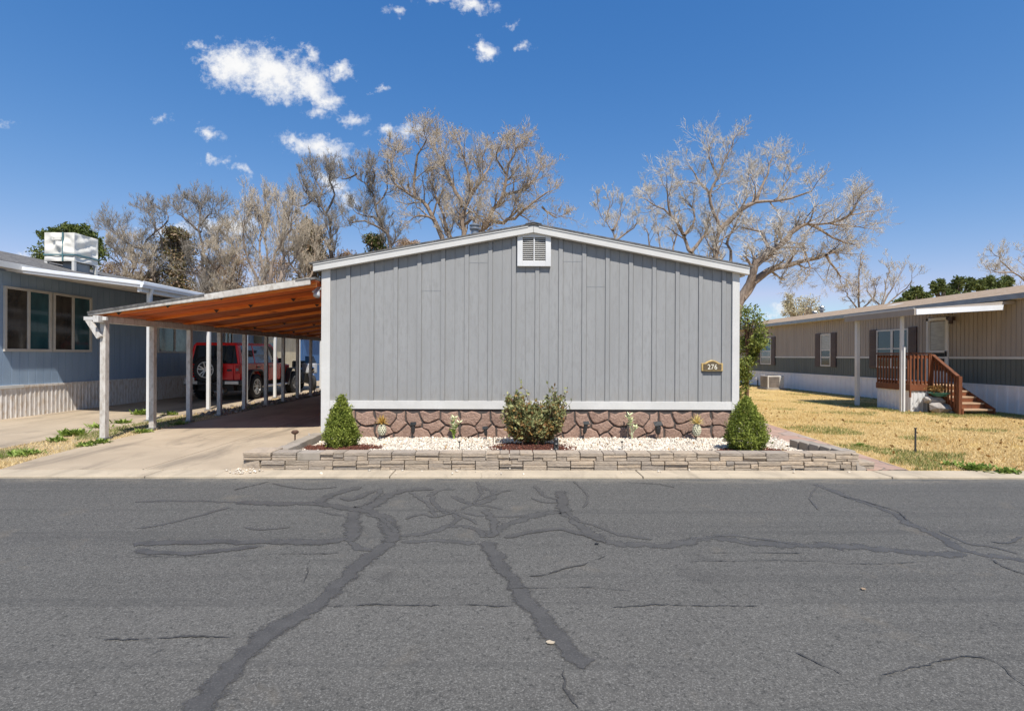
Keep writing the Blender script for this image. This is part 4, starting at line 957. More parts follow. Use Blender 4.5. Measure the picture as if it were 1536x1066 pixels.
# ------------------------------------------------------------------ blue neighbour on the left
BX = -11.15; BF, BB = 10.55, 22.8; RXb = -13.3
bh = empty('mobile_home', (BX, 11.4, 0), 'slate blue mobile home on the left with pale ribbed skirting and sliding windows', 'house')
m = MB(); m.prism([(BX-.03, BF, .70), (BX-.03, BF, 3.22), (RXb, BF, 3.85), (-15.4, BF, 3.22), (-15.4, BF, .70)][::-1], (0, BB-BF, 0)); m.build('wall', 'blue_siding', bh)
m = MB(); ribbed(m, (BX, BF, 0), (BX, BB, 0), (1, 0, 0), grooves(BB-BF, .2032, .1, .014, .009), .70, 3.26); m.build('siding', 'blue_siding', bh)
m = MB(); ribbed(m, (-15.4, BF-.004, 0), (BX, BF-.004, 0), (0, -1, 0), grooves(4.25, .2032, .1, .014, .009), .70, lambda s: 3.2+.29*min(s, 4.25-s)); m.build('end_siding', 'blue_siding', bh)
m = MB(); m.box(BX-.03, BX+.035, BF-.03, 11.95, .665, .735); m.build('ledge_board', 'white_trim', bh, bevel=.004)
m = MB(); m.box(BX-.03, BX+.03, 11.955, BB, .675, .725); m.box(-15.4, BX-.03, BF-.03, BF, .675, .725); m.build('ledge_rail', 'skirt_metal', bh)
m = MB(); ribbed(m, (BX, BF, 0), (BX, BB, 0), (1, 0, 0), corr(BB-BF, .115, .008), -.03, .675); ribbed(m, (-15.4, BF-.01, 0), (BX, BF-.01, 0), (0, -1, 0), corr(4.25, .115, .011), -.03, .675); m.build('skirt', 'skirt_metal', bh)
m = MB(); e0 = 3.36
m.prism([(-10.72, 10.35, e0), (RXb, 10.35, 4.06), (-15.85, 10.35, e0), (-15.85, 10.35, e0+.05), (RXb, 10.35, 4.12), (-10.72, 10.35, e0+.05)], (0, BB-10.2, 0)); rf = m.build('roof', 'shingle', bh)
m = MB(); m.box(-10.74, -10.71, 10.33, BB+.1, e0-.09, e0+.04); m.build('fascia', 'white_trim', rf); m = MB(); m.box(BX+.002, -10.745, 10.36, BB, e0-.06, e0-.04); m.build('soffit', 'awning_under', rf)
def slider(Y0, Y1, z0, z1, panes, par, x=BX, wf=.055):
    fm = MB(); d = .045
    fm.box(x-.02, x+d, Y0, Y1, z0-.06, z0+.0); fm.box(x-.02, x+d, Y0, Y1, z1, z1+wf); fm.box(x-.02, x+d, Y0, Y0+wf, z0, z1); fm.box(x-.02, x+d, Y1-wf, Y1, z0, z1)
    mid = (Y0+Y1)/2; fm.box(x-.02, x+d-.008, mid-.03, mid+.03, z0, z1)
    w = fm.build('window', 'beige_frame', par, bevel=.004)
    for a, b, mm in ((Y0+wf, mid-.03, panes[0]), (mid+.03, Y1-wf, panes[1])):
        q = MB(); q.box(x-.012, x+.012, a+.002, b-.002, z0+.002, z1-.002); q.build('pane', mm, w)
    return w
slider(11.47, 12.65, 1.55, 2.88, ('glass_brown', 'glass_teal'), bh)
slider(12.70, 13.87, 1.55, 2.88, ('glass_brown', 'glass_teal'), bh)
slider(16.5, 18.2, 1.55, 2.88, ('glass_brown', 'glass_pale'), bh)
slider(20.4, 21.0, 1.75, 2.75, ('glass_brown', 'glass_dark'), bh)
# swamp cooler under a canvas cover
ccx = at(112, 395, 13.95); cl = empty('rooftop_cooler', (-12.0, 14.3, 3.72), 'canvas covered swamp cooler on legs on the blue home roof', 'cooler')
x1, x0, y0c, y1c, zb, zt = -11.63, -12.42, 13.92, 14.72, 3.92, 4.68
m = MB(); N = 18
def face(o, du, dv, n, sd):
    k = len(m.v); rr = random.Random(sd)
    for j in range(N+1):
        for i in range(N+1):
            s, t = i/N, j/N
            w = (math.sin(9*s+5*t*t+sd)+.6*math.sin(17*t-7*s+sd*2)+.5*math.sin(26*s*t+sd))*.034*(4*s*(1-s))**.5*(4*t*(1-t))**.5 - .03*math.exp(-((t-.2)/.05)**2)*(.3+.7*(4*s*(1-s))**.5)
            if n == Vector((0, 0, 1)): w = -.03*(4*s*(1-s))*(4*t*(1-t))
            p = o+du*s+dv*t+n*w; m.v.append(tuple(p))
    for j in range(N):
        for i in range(N): a = k+j*(N+1)+i; m.f.append((a, a+1, a+N+2, a+N+1))
V = Vector
face(V((x0, y0c, zb)), V((x1-x0, 0, 0)), V((0, 0, zt-zb)), V((0, -1, 0)), 1); face(V((x1, y0c, zb)), V((0, y1c-y0c, 0)), V((0, 0, zt-zb)), V((1, 0, 0)), 2)
face(V((x1, y1c, zb)), V((x0-x1, 0, 0)), V((0, 0, zt-zb)), V((0, 1, 0)), 3); face(V((x0, y1c, zb)), V((0, y0c-y1c, 0)), V((0, 0, zt-zb)), V((-1, 0, 0)), 4); face(V((x0, y0c, zt)), V((x1-x0, 0, 0)), V((0, y1c-y0c, 0)), V((0, 0, 1)), 5)
m.build('cover', 'canvas', cl, smooth=True)
m = MB(); 
for z in (zb+.17,): m.box(x0-.018, x1+.02, y0c-.022, y0c+.01, z-.016, z+.016); m.box(x1-.01, x1+.026, y0c-.02, y1c+.02, z-.016, z+.016)
m.box((x0+x1)/2+.09, (x0+x1)/2+.115, y0c-.034, y0c, zb, zt+.004); m.build('strap', 'teal_strap', cl)
m = MB(); m.box((x0+x1)/2-.18, (x0+x1)/2+.06, y0c-.03, y0c, zt-.2, zt-.12); m.build('pocket', 'canvas', cl)
for x, y in ((x0+.03, y0c+.04), (x1-.04, y0c+.04), (x1-.04, y1c-.04), (x0+.03, y1c-.04)):
    m = MB(); m.box(x-.035, x+.035, y-.035, y+.035, 3.5, zb+.02); m.build('leg', 'white_trim', cl)
m = MB(); m.box(x0+.3, x1-.1, y0c+.22, y1c-.16, 3.55, zb+.05); m.build('duct', 'grey_metal', cl)

# patio awning along the blue home
AX = -7.70; A0, A1 = 10.95, 22.4; aw = empty('patio_awning', (AX, 11.4, 0), 'long white patio awning with slim square posts along the blue home', 'awning')
def az(x): return 2.86 + (AX-x)*.126
def ay(x): return A0 + (AX-x)*.19
m = MB(); m.hexa([(BX+.04, ay(BX), az(BX)), (AX, A0, az(AX)), (AX, A1, az(AX)+.04), (BX+.04, A1, az(BX)+.04), (BX+.04, ay(BX), az(BX)+.03), (AX, A0, az(AX)+.03), (AX, A1, az(AX)+.07), (BX+.04, A1, az(BX)+.07)]); m.build('panel', 'awning_under', aw)
m = MB(); rr = random.Random(1); x = BX+.2
while x < AX-.1: m.hexa([(x, ay(x)+.05, az(x)-.03), (x+.04, ay(x)+.05, az(x)-.03), (x+.04, A1, az(x)+.01), (x, A1, az(x)+.01), (x, ay(x)+.05, az(x)-.002), (x+.04, ay(x)+.05, az(x)-.002), (x+.04, A1, az(x)+.038), (x, A1, az(x)+.038)]); x += .3
m.build('ribs', 'awning_under', aw)
def gutter(p, q, side):
    m = MB(); p = Vector(p); q = Vector(q); d = (q-p).normalized(); n = Vector(side); u = Vector((0, 0, 1))
    P = [(0, -.05), (.045, -.05), (.06, .0), (.075, .01), (.075, .075), (.06, .085), (.06, .07), (.0, .07)]
    m.prism([tuple(p+n*a+u*b) for a, b in P], q-p); m.build('gutter', 'gutter_white', aw, bevel=.004)
gutter((BX-.3, ay(BX-.3), az(BX-.3)+.03), (AX, A0, az(AX)+.03), (-.0, -1, 0)); gutter((AX, A0-.075, az(AX)+.03), (AX, A1, az(AX)+.07), (1, 0, 0))
for y in (11.3, 13.55, 15.5, 17.45, 19.5, 21.8):
    m = MB(); m.box(AX-.13, AX-.05, y-.04, y+.04, .02, az(AX)-.005); po = m.build('post', 'white_paint', aw, bevel=.006)
    m = MB(); m.box(AX-.16, AX-.02, y-.07, y+.07, -.005, .02); m.build('base_plate', 'grey_metal', po)
m = MB(); m.box(AX-.12, AX-.03, A0+.02, A1, az(AX)-.10, az(AX)-.006); m.build('header', 'white_paint', aw)
m = MB(); m.tube([(AX+.03, 11.22, az(AX)-.0), (AX-.03, 11.22, az(AX)-.2), (AX-.03, 11.22, .12), (AX+.05, 11.18, .05), (AX+.16, 11.1, .03)], .032, 8); m.build('downspout', 'white_paint', aw)

# cream lean-to shed and the blue building beyond the awning
sd = empty('storage_shed', (BX, 24.8, 0), 'cream painted shed with a half glazed door behind the red car', 'shed')
m = MB(); m.prism([(BX-2, 22.95, 0), (BX+.35, 22.95, 0), (BX+.35, 22.95, 2.75), (BX-2, 22.95, 3.1)], (0, 3.75, 0)); m.build('wall', 'cream_paint', sd)
m = MB(); ribbed(m, (BX+.365, 22.95, 0), (BX+.365, 26.7, 0), (1, 0, 0), grooves(3.75, .3, .15), 0, 2.75); ribbed(m, (BX-2, 22.935, 0), (BX+.35, 22.935, 0), (0, -1, 0), grooves(2.35, .3, .15), 0, 2.75); m.build('siding', 'cream_paint', sd)
m = MB(); m.prism([(BX-2.1, 22.8, 3.16), (BX+.6, 22.8, 2.77), (BX+.6, 22.8, 2.83), (BX-2.1, 22.8, 3.22)], (0, 4.0, 0)); m.build('roof', 'white_trim', sd)
m = MB(); m.box(BX+.366, BX+.40, 23.3, 24.2, .1, 2.15); d = m.build('door', 'cream_paint', sd, bevel=.005)
m = MB(); m.box(BX+.401, BX+.41, 23.45, 24.05, 1.25, 1.98); m.build('pane', 'glass_dark', d); m = MB(); m.blob((BX+.43, 24.1, 1.05), .03); m.build('handle', 'grey_metal', d)
m = MB(); m.box(BX+.30, BX+.44, 26.62, 26.72, 0, 2.75); m.box(BX+.30, BX+.44, 22.93, 23.0, 0, 2.75); m.build('corner_board', 'white_trim', sd)
bb = empty('outbuilding', (BX, 30, 0), 'deep blue building at the far end of the left driveway', 'building')
m = MB(); m.prism([(BX-4, 26.9, 0), (BX+.5, 26.9, 0), (BX+.5, 26.9, 2.9), (BX-1.8, 26.9, 3.6), (BX-4, 26.9, 2.9)], (0, 12, 0)); m.build('wall', 'deep_blue', bb)
m = MB(); ribbed(m, (BX+.52, 26.9, 0), (BX+.52, 38.9, 0), (1, 0, 0), grooves(12, .4, .2, .02, .012), 0, 2.9); m.build('siding', 'deep_blue', bb)
m = MB(); m.prism([(BX+.8, 26.7, 2.86), (BX-1.8, 26.7, 3.64), (BX-4.3, 26.7, 2.86), (BX-4.3, 26.7, 2.94), (BX-1.8, 26.7, 3.72), (BX+.8, 26.7, 2.94)], (0, 12.4, 0)); m.build('roof', 'shingle', bb)
m = MB(); m.box(BX+.5, BX+.56, 33.2, 34.2, 1.2, 2.3); w = m.build('window', 'white_trim', bb); m = MB(); m.box(BX+.561, BX+.57, 33.3, 34.1, 1.28, 2.22); m.build('pane', 'glass_dark', w)
m = MB(); m.box(-11.1, -6.9, 39.0, 39.1, 0, 1.9)
for i in range(14): m.box(-11.05+.3*i, -10.80+.3*i, 38.97, 38.999, .03, 1.97)
tag(m.build('board_fence', 'bark_grey'), 'weathered board fence closing the far end of the left driveway', 'fence')

# ------------------------------------------------------------------ red off-road car (local: +y forwards, origin under the rear bumper centre)
car = empty('parked_car', (-8.98, 16.0, 0), 'boxy red off road car with a spare wheel on its tailgate under the patio awning', 'car', rz=R(-.5), local=True)
BWd, ZB, ZR = .80, 1.17, 1.80
m = MB()
m.hexa([(-BWd, .12, .56), (BWd, .12, .56), (BWd, 2.95, .56), (-BWd, 2.95, .56), (-BWd-.01, .10, ZB), (BWd+.01, .10, ZB), (BWd, 2.95, ZB), (-BWd, 2.95, ZB)])          # tub
m.hexa([(-.70, 2.95, .62), (.70, 2.95, .62), (.55, 4.20, .62), (-.55, 4.20, .62), (-.76, 2.95, 1.16), (.76, 2.95, 1.16), (.60, 4.20, 1.08), (-.60, 4.20, 1.08)])      # hood
body = m.build('body', 'red_paint', car, bevel=.035, seg=3)
m = MB(); rw = .68   # hard top: pillars and roof round open window bays
m.hexa([(-rw, .16, ZR-.07), (rw, .16, ZR-.07), (rw, 2.62, ZR-.07), (-rw, 2.62, ZR-.07), (-rw+.05, .22, ZR+.02), (rw-.05, .22, ZR+.02), (rw-.05, 2.52, ZR+.03), (-rw+.05, 2.52, ZR+.03)])
def pil(x0, x1, y0, y1, dy=0):
    for s in (-1, 1):
        a = [(s*(BWd-.01), y0, ZB-.01), (s*(BWd-.09), y0, ZB-.01), (s*(BWd-.09), y1, ZB-.01), (s*(BWd-.01), y1, ZB-.01), (s*rw, y0+dy, ZR-.05), (s*(rw-.08), y0+dy, ZR-.05), (s*(rw-.08), y1+dy, ZR-.05), (s*rw, y1+dy, ZR-.05)]
        m.hexa(a if s < 0 else [a[i] for i in (1, 0, 3, 2, 5, 4, 7, 6)])
pil(0, 0, .12, .30, .05); pil(0, 0, 1.04, 1.13); pil(0, 0, 1.94, 2.03); pil(0, 0, 2.80, 2.92, -.32)
m.build('hard_top', 'red_paint', car, bevel=.02)
def glass(name, P, mm='glass_dark', th=.012):
    m = MB(); P = [Vector(p) for p in P]; n = (P[1]-P[0]).cross(P[2]-P[0]).normalized()*th; m.prism(P, n); return m.build(name, mm, car)
for s in (-1, 1):
    for a, b, da, db in ((.30, 1.04, .05, 0), (1.13, 1.94, 0, 0), (2.03, 2.80, 0, -.32)):
        glass('window', [(s*(BWd-.03), a, ZB), (s*(BWd-.03), b, ZB), (s*(rw-.02), b+db, ZR-.07), (s*(rw-.02), a+da, ZR-.07)])
glass('rear_window', [(-BWd+.10, .135, ZB), (BWd-.10, .135, ZB), (rw-.08, .19, ZR-.07), (-rw+.08, .19, ZR-.07)])
glass('windscreen', [(-BWd+.09, 2.90, ZB), (BWd-.09, 2.90, ZB), (rw-.07, 2.58, ZR-.07), (-rw+.07, 2.58, ZR-.07)])
m = MB(); m.box(-.52, .60, .075, .10, .64, ZB-.02); tg = m.build('tailgate', 'red_paint', car, bevel=.012); m = MB(); m.box(.42, .56, .05, .074, .93, .99); m.build('handle', 'black_plastic', tg)
for s in (-1, 1):
    for a, b in ((1.12, 1.95), (1.99, 2.88)):
        m = MB(); m.box(s*BWd-.012, s*BWd+.012, a, b, .60, ZB-.025) if True else 0; d = m.build('door', 'red_paint', car, bevel=.008)
        m = MB(); x = s*(BWd+.02); m.box(min(x, x+s*.02), max(x, x+s*.02), a+.06, a+.22, 1.02, 1.055); m.build('handle', 'black_plastic', d)
def flare(yc, r0, w):
    for s in (-1, 1):
        m = MB(); P = []; n = 9
        A = [(-.56, -.10), (-.44, .32), (-.28, .46), (.28, .46), (.46, .30), (.60, -.10)]; Bq = [(-.62, -.10), (-.50, .37), (-.32, .52), (.32, .52), (.52, .35), (.67, -.10)]
        xi, xo = s*(BWd-.04), s*.945
        for (a, b), (c, d), (a2, b2), (c2, d2) in zip(A, Bq, A[1:], Bq[1:]):
            k = [(xi, yc+a, .45+b), (xo, yc+a, .45+b), (xo, yc+a2, .45+b2), (xi, yc+a2, .45+b2), (xi, yc+c, .45+d), (xo, yc+c, .45+d-.02), (xo, yc+c2, .45+d2-.02), (xi, yc+c2, .45+d2)]
            m.hexa(k if s > 0 else [k[i] for i in (1, 0, 3, 2, 5, 4, 7, 6)])
        m.build('fender_flare', 'black_plastic', car, bevel=.008)
flare(.95, .4, .2); flare(3.95, .4, .2)
m = MB()
for yc in (.95, 3.95):
    m.box(-.74, .74, yc-.46, yc+.46, .30, .62)
m.box(-.5, .5, .3, 4.1, .30, .55); m.build('chassis', 'black_plastic', car)
def wheel(c, axis, s, par=car, R0=.405, W=.25, face=1):
    """tyre with tread blocks, rim with paired spokes; axis x or y, face = the side looked at"""
    c = Vector(c); w = W/2
    m = MB(); m.lathe([(.245, -w+.02), (.27, -w), (.35, -w), (R0-.03, -w+.015), (R0-.008, -w+.05), (R0-.008, w-.05), (R0-.03, w-.015), (.35, w), (.27, w), (.245, w-.02)], c, 32, axis, cap=False)
    for i in range(28):
        a = 2*math.pi*i/28
        for q in (-1, 1):
            o = Vector((math.cos(a+q*.05)*R0, math.sin(a+q*.05)*R0)); p0 = {'x': Vector((q*w*.55, o.x, o.y)), 'y': Vector((o.x, q*w*.55, o.y))}[axis]; ax = {'x': Vector((1, 0, 0)), 'y': Vector((0, 1, 0))}[axis]
            m.bar(c+p0-ax*w*.4, c+p0+ax*w*.4, .05, .02, up=p0-ax*p0.dot(ax))
    t = m.build('wheel' if par is car and axis == 'x' else 'spare_wheel', 'rubber', par)
    m = MB(); f = face*w
    m.lathe([(.245, f*.95), (.25, f*1.0), (.225, f*1.0), (.215, f*.6), (.20, f*.4), (.245, -f*.9)], c, 28, axis, cap=False)
    rim = m.build('rim', 'alloy', t)
    m = MB(); ax = {'x': Vector((1, 0, 0)), 'y': Vector((0, 1, 0))}[axis]
    for i in range(5):
        for q in (-.17, .17):
            a = 2*math.pi*i/5+.3; e = lambda r, t: {'x': Vector((0, r*math.cos(t), r*math.sin(t))), 'y': Vector((r*math.cos(t), 0, r*math.sin(t)))}[axis]
            m.bar(c+e(.05, a+q*1.5)+ax*f*.82, c+e(.225, a+q*1.25)+ax*f*.95, .030, .03, up=ax)
    m.lathe([(.07, f*.5), (.065, f*.92), (.03, f*.95)], c, 14, axis)
    m.build('spokes', 'alloy', t)
    m = MB(); m.lathe([(.2, f*.35), (.2, f*.42)], c, 18, axis); m.build('brake_disc', 'dark_metal', t)
for yc in (.95, 3.95):
    for s in (-1, 1): wheel((s*.80, yc, .405), 'x', s, face=s)
wheel((-.10, -.075, .98), 'y', -1, face=-1)
m = MB(); m.tube([(-.10, .09, .98), (-.10, -.03, .98)], .09, 10); m.build('spare_mount', 'black_plastic', car)
m = MB(); m.hexa([(-.86, -.06, .50), (.86, -.06, .50), (.86, .14, .50), (-.86, .14, .50), (-.86, -.04, .66), (.86, -.04, .66), (.86, .14, .66), (-.86, .14, .66)]); m.build('rear_bumper', 'black_plastic', car, bevel=.03)
for s in (-1, 1):
    m = MB(); m.box(min(s*.42, s*.84), max(s*.42, s*.84), -.075, -.055, .53, .63); m.build('bumper_cap', 'silver_paint', car, bevel=.008)
    m = MB(); m.box(min(s*.68, s*.81), max(s*.68, s*.81), .04, .12, .86, 1.10); tl = m.build('tail_light', 'tail_red', car, bevel=.012)
    m = MB(); m.box(min(s*.705, s*.785), max(s*.705, s*.785), .032, .039, .94, 1.02); m.build('lens', 'glass_pale', tl)
    m = MB(); m.box(min(s*.95, s*.80), max(s*.95, s*.80), 2.72, 2.80, 1.16, 1.33); m.build('mirror', 'black_plastic', car, bevel=.02)
    m = MB(); m.tube([(s*.84, 1.40, .40), (s*.86, 1.5, .39), (s*.86, 3.3, .39), (s*.84, 3.4, .40)], .045, 8); m.build('side_step', 'silver_paint', car)
    m = MB(); m.lathe([(.085, 0), (.09, .03), (.07, .045)], (s*.40, 4.19, .92), 14, 'y'); m.build('headlight', 'chrome', car)
m = MB(); m.box(-.80, -.50, -.09, -.076, .60, .74); m.build('licence_plate', 'silver_paint', car, bevel=.004)
m = MB(); m.hexa([(-.85, 4.25, .52), (.85, 4.25, .52), (.7, 4.42, .52), (-.7, 4.42, .52), (-.85, 4.25, .68), (.85, 4.25, .68), (.7, 4.42, .68), (-.7, 4.42, .68)]); m.build('front_bumper', 'black_plastic', car, bevel=.02)
m = MB()
for i in range(7): m.box(-.30+.09*i, -.255+.09*i, 4.19, 4.215, .74, 1.0)
m.build('grille', 'black_plastic', car)
m = MB(); m.tube([(.2, .10, .30), (.2, .35, .32)], .10, 10); m.build('muffler', 'grey_metal', car)

# touring motorcycle beyond the car (local: +x is the front)
mc = empty('motorcycle', (-8.2, 21.5, 0), 'black and silver touring motorcycle parked past the front of the red car', 'motorcycle', rz=R(-52), local=True)
def mwheel(x, r):
    m = MB(); m.lathe([(r-.11, -.06), (r-.03, -.065), (r, -.03), (r, .03), (r-.03, .065), (r-.11, .06)], (x, 0, r), 24, 'y'); w = m.build('wheel', 'rubber', mc)
    m = MB(); m.lathe([(r-.10, -.055), (r-.10, .055), (r-.13, .05), (r-.13, -.05)], (x, 0, r), 22, 'y')
    for i in range(5): a = i*1.2566; m.bar((x, 0, r), (x+(r-.11)*math.cos(a), 0, r+(r-.11)*math.sin(a)), .03, .03, up=(0, 1, 0))
    m.build('rim', 'chrome', w)
mwheel(.82, .32); mwheel(-.72, .31)
m = MB(); m.tube([(.82, .09, .32), (.55, .09, .95)], .03, 8); m.tube([(.82, -.09, .32), (.55, -.09, .95)], .03, 8); m.build('fork', 'chrome', mc)
m = MB(); m.tube([(.42, 0, .82), (.2, 0, .88), (-.1, 0, .82)], [.10, .17, .12], 12); m.build('tank', 'black_plastic', mc, smooth=True)
m = MB(); m.hexa([(-.25, -.18, .62), (.3, -.2, .3), (.3, .2, .3), (-.25, .18, .3), (-.2, -.16, .75), (.35, -.14, .78), (.35, .14, .78), (-.2, .16, .75)]); m.build('engine', 'grey_metal', mc, bevel=.03)
m = MB(); m.hexa([(-.75, -.15, .70), (-.05, -.17, .70), (-.05, .17, .70), (-.75, .15, .70), (-.78, -.13, .86), (-.1, -.14, .78), (-.1, .14, .78), (-.78, .13, .86)]); m.build('seat', 'black_plastic', mc, bevel=.04)
m = MB(); m.hexa([(.45, -.30, .70), (.72, -.22, .70), (.72, .22, .70), (.45, .30, .70), (.42, -.33, 1.12), (.62, -.2, 1.12), (.62, .2, 1.12), (.42, .33, 1.12)]); m.build('fairing', 'silver_paint', mc, bevel=.06, seg=3)
m = MB(); m.prism([(.60, -.22, 1.12), (.60, .22, 1.12), (.42, .17, 1.40), (.42, -.17, 1.40)], (-.01, 0, 0)); m.build('windshield', 'glass_dark', mc)
for s in (-1, 1):
    m = MB(); m.box(-.98, -.42, min(s*.18, s*.40), max(s*.18, s*.40), .42, .78); m.build('saddlebag', 'silver_paint', mc, bevel=.05, seg=3)
    m = MB(); m.tube([(.42, s*.1, 1.02), (.30, s*.36, 1.08), (.22, s*.46, 1.06)], .016, 6); m.build('handlebar', 'chrome', mc)
    m = MB(); m.tube([(.25, s*.14, .35), (-.3, s*.24, .26), (-.95, s*.26, .28)], [.03, .045, .05], 8); m.build('exhaust', 'chrome', mc)
m = MB(); m.box(-1.12, -.68, -.26, .26, .88, 1.20); m.build('top_box', 'black_plastic', mc, bevel=.06, seg=3)
m = MB(); m.lathe([(.09, 0), (.10, .03), (.06, .06)], (.72, 0, .88), 14, 'x'); m.build('headlight', 'chrome', mc)
m = MB(); m.tube([(-.05, .1, .28), (-.1, .25, .02)], .014, 6); m.build('kickstand', 'chrome', mc)

# ------------------------------------------------------------------ brown and green neighbour on the right
GX = 13.3; G0, G1 = 9.6, 29.5
rh = empty('mobile_home', (GX, 17, 0), 'long brown and dark green mobile home on the right with white skirting and shuttered windows', 'house')
m = MB(); m.prism([(GX+.03, G0, .70), (GX+4.2, G0, .70), (GX+4.2, G0, 3.02), (GX+2.1, G0, 3.5), (GX+.03, G0, 3.02)], (0, G1-G0, 0)); m.build('wall', 'taupe_siding', rh)
gp = grooves(G1-G0, .135, .07, .018, .012)
m = MB(); ribbed(m, (GX, G1, 0), (GX, G0, 0), (-1, 0, 0), gp, 1.49, 3.03); m.build('upper_siding', 'taupe_siding', rh)
m = MB(); ribbed(m, (GX, G1, 0), (GX, G0, 0), (-1, 0, 0), gp, .73, 1.43); m.build('lower_siding', 'green_siding', rh)
m = MB(); m.box(GX-.02, GX+.03, G0, G1, 1.43, 1.49); m.build('belt_board', 'white_trim', rh)
m = MB(); ribbed(m, (GX-.03, G1, 0), (GX-.03, G0, 0), (-1, 0, 0), corr(G1-G0, .29, .014), -.1, .70); m.build('skirt', 'white_skirt', rh)
m = MB(); m.box(GX-.055, GX+.03, G0, G1, .70, .735); m.build('skirt_rail', 'white_skirt', rh)
m = MB(); e = 3.06
m.prism([(GX-.30, G0-.3, e), (GX+2.1, G0-.3, e+.52), (GX+4.5, G0-.3, e), (GX+4.5, G0-.3, e+.03), (GX+2.1, G0-.3, e+.56), (GX-.30, G0-.3, e+.03)], (0, G1-G0+.6, 0)); rf = m.build('roof', 'brown_shingle', rh)
m = MB(); m.box(GX-.325, GX-.302, G0-.3, G1+.3, e-.10, e+.035); m.build('fascia', 'grey_metal', rf); m = MB(); m.box(GX-.30, GX-.005, G0-.25, G1+.25, e-.09, e-.07); m.build('soffit', 'white_trim', rf)
for u, v0, v1, Y, r0 in ((1232.6, 459.5, 476, 25.0, .07), (1222, 466.5, 476, 25.4, .07)):
    a = at(u, v0, Y); m = MB(); h = a.z; m.lathe([(r0, 3.3), (r0, h-.22), (r0*2.2, h-.20), (r0*2.2, h-.15), (r0*1.2, h-.13), (r0*1.2, h-.07), (r0*2, h-.05), (r0*1.6, h)], (a.x, Y, 0), 12); m.build('vent_pipe', 'grey_metal', rf)
a = at(1339, 459, 18.8); m = MB(); m.hexa([(a.x-.3, 18.5, a.z-.35), (a.x+.3, 18.5, a.z-.2), (a.x+.3, 19.1, a.z-.2), (a.x-.3, 19.1, a.z-.35), (a.x-.26, 18.55, a.z-.02), (a.x+.26, 18.55, a.z+.10), (a.x+.26, 19.05, a.z+.10), (a.x-.26, 19.05, a.z-.02)]); m.build('roof_vent', 'white_trim', rf, bevel=.02)
def shutwin(ya, yb, yc, yd, z0, z1, panes, double=False):
    """shutter yd..yc, glass yc..yb, shutter yb..ya (ya is nearest)"""
    f = MB(); x = GX; t = .05
    f.box(x-.035, x+.02, yb, yc, z1-t, z1); f.box(x-.035, x+.02, yb, yc, z0, z0+t); f.box(x-.035, x+.02, yb, yb+t, z0+t, z1-t); f.box(x-.035, x+.02, yc-t, yc, z0+t, z1-t)
    zm = (z0+z1)/2; f.box(x-.028, x+.02, yb+t, yc-t, zm-.022, zm+.022)
    if double: ym = (yb+yc)/2; f.box(x-.036, x+.02, ym-.05, ym+.05, z0+t, z1-t)
    w = f.build('window', 'white_trim', rh)
    spans = [(yb+t, yc-t)] if not double else [(yb+t, ym-.05), (ym+.05, yc-t)]
    for a, b in spans:
        for (c, d), mm in (((z0+t, zm-.022), panes[1]), ((zm+.022, z1-t), panes[0])):
            q = MB(); q.box(x-.016, x+.01, a+.001, b-.001, c+.001, d-.001); q.build('pane', mm, w)
    for a, b in ((ya, yb-.01), (yc+.01, yd)):
        s = MB(); s.box(x-.04, x-.002, a, b, z0-.02, z1+.03)
        n = 2
        for c, d in ((z0+.06, zm-.06), (zm+.04, z1-.05)):
            zz = c
            while zz < d: s.box(x-.048, x-.0395, a+.05, b-.05, zz, zz+.03); zz += .055
        s.build('shutter', 'shutter_brown', w, bevel=.004, seg=1)
def gy(u): return at(u, 500, 1.0).x and GX/ (at(u, 500, 1.0).x)
shutwin(gy(1163.4), gy(1157.4), gy(1141.8), gy(1136.4), 1.09, 2.42, ('glass_teal', 'glass_pale'))
shutwin(gy(1255), gy(1247), gy(1231.8), gy(1223.9), 1.09, 2.42, ('blind_pane', 'glass_brown'))
shutwin(gy(1376), gy(1363.6), gy(1316), gy(1305.4), 1.10, 2.42, ('glass_dark', 'glass_dark'), True)
m = MB(); y0, y1 = gy(1423.6), gy(1391)
m.box(GX-.04, GX+.02, y0, y0+.07, .72, 2.68); m.box(GX-.04, GX+.02, y1-.07, y1, .72, 2.68); m.box(GX-.04, GX+.02, y0, y1, 2.60, 2.68); m.box(GX-.03, GX+.02, y0+.07, y1-.07, .72, 1.05); m.box(GX-.032, GX+.02, y0+.07, y1-.07, 1.62, 1.68)
d = m.build('door', 'white_paint', rh)
m = MB(); m.box(GX-.012, GX+.01, y0+.12, y1-.12, 1.09, 1.60); m.build('pane', 'glass_dark', d); m = MB(); m.box(GX-.012, GX+.01, y0+.12, y1-.12, 1.70, 2.56); m.build('pane', 'blind_pane', d)
m = MB(); m.box(GX-.028, GX+.0, y0+.07, y0+.119, 1.05, 2.6); m.box(GX-.028, GX, y1-.119, y1-.07, 1.05, 2.6); m.build('stile', 'white_trim', d)
m = MB(); m.box(GX-.09, GX-.041, y0+.03, y0+.06, 1.5, 1.66); m.build('handle', 'black_plastic', d)
wl = at(1433, 479.7, 14.95); m = MB(); m.box(GX-.14, GX-.03, 14.85, 15.02, 2.56, 2.66); m.lathe([(.05, -.1), (.055, 0)], (GX-.1, 14.93, 2.56), 10); m.build('wall_lamp', 'shutter_brown', rh)

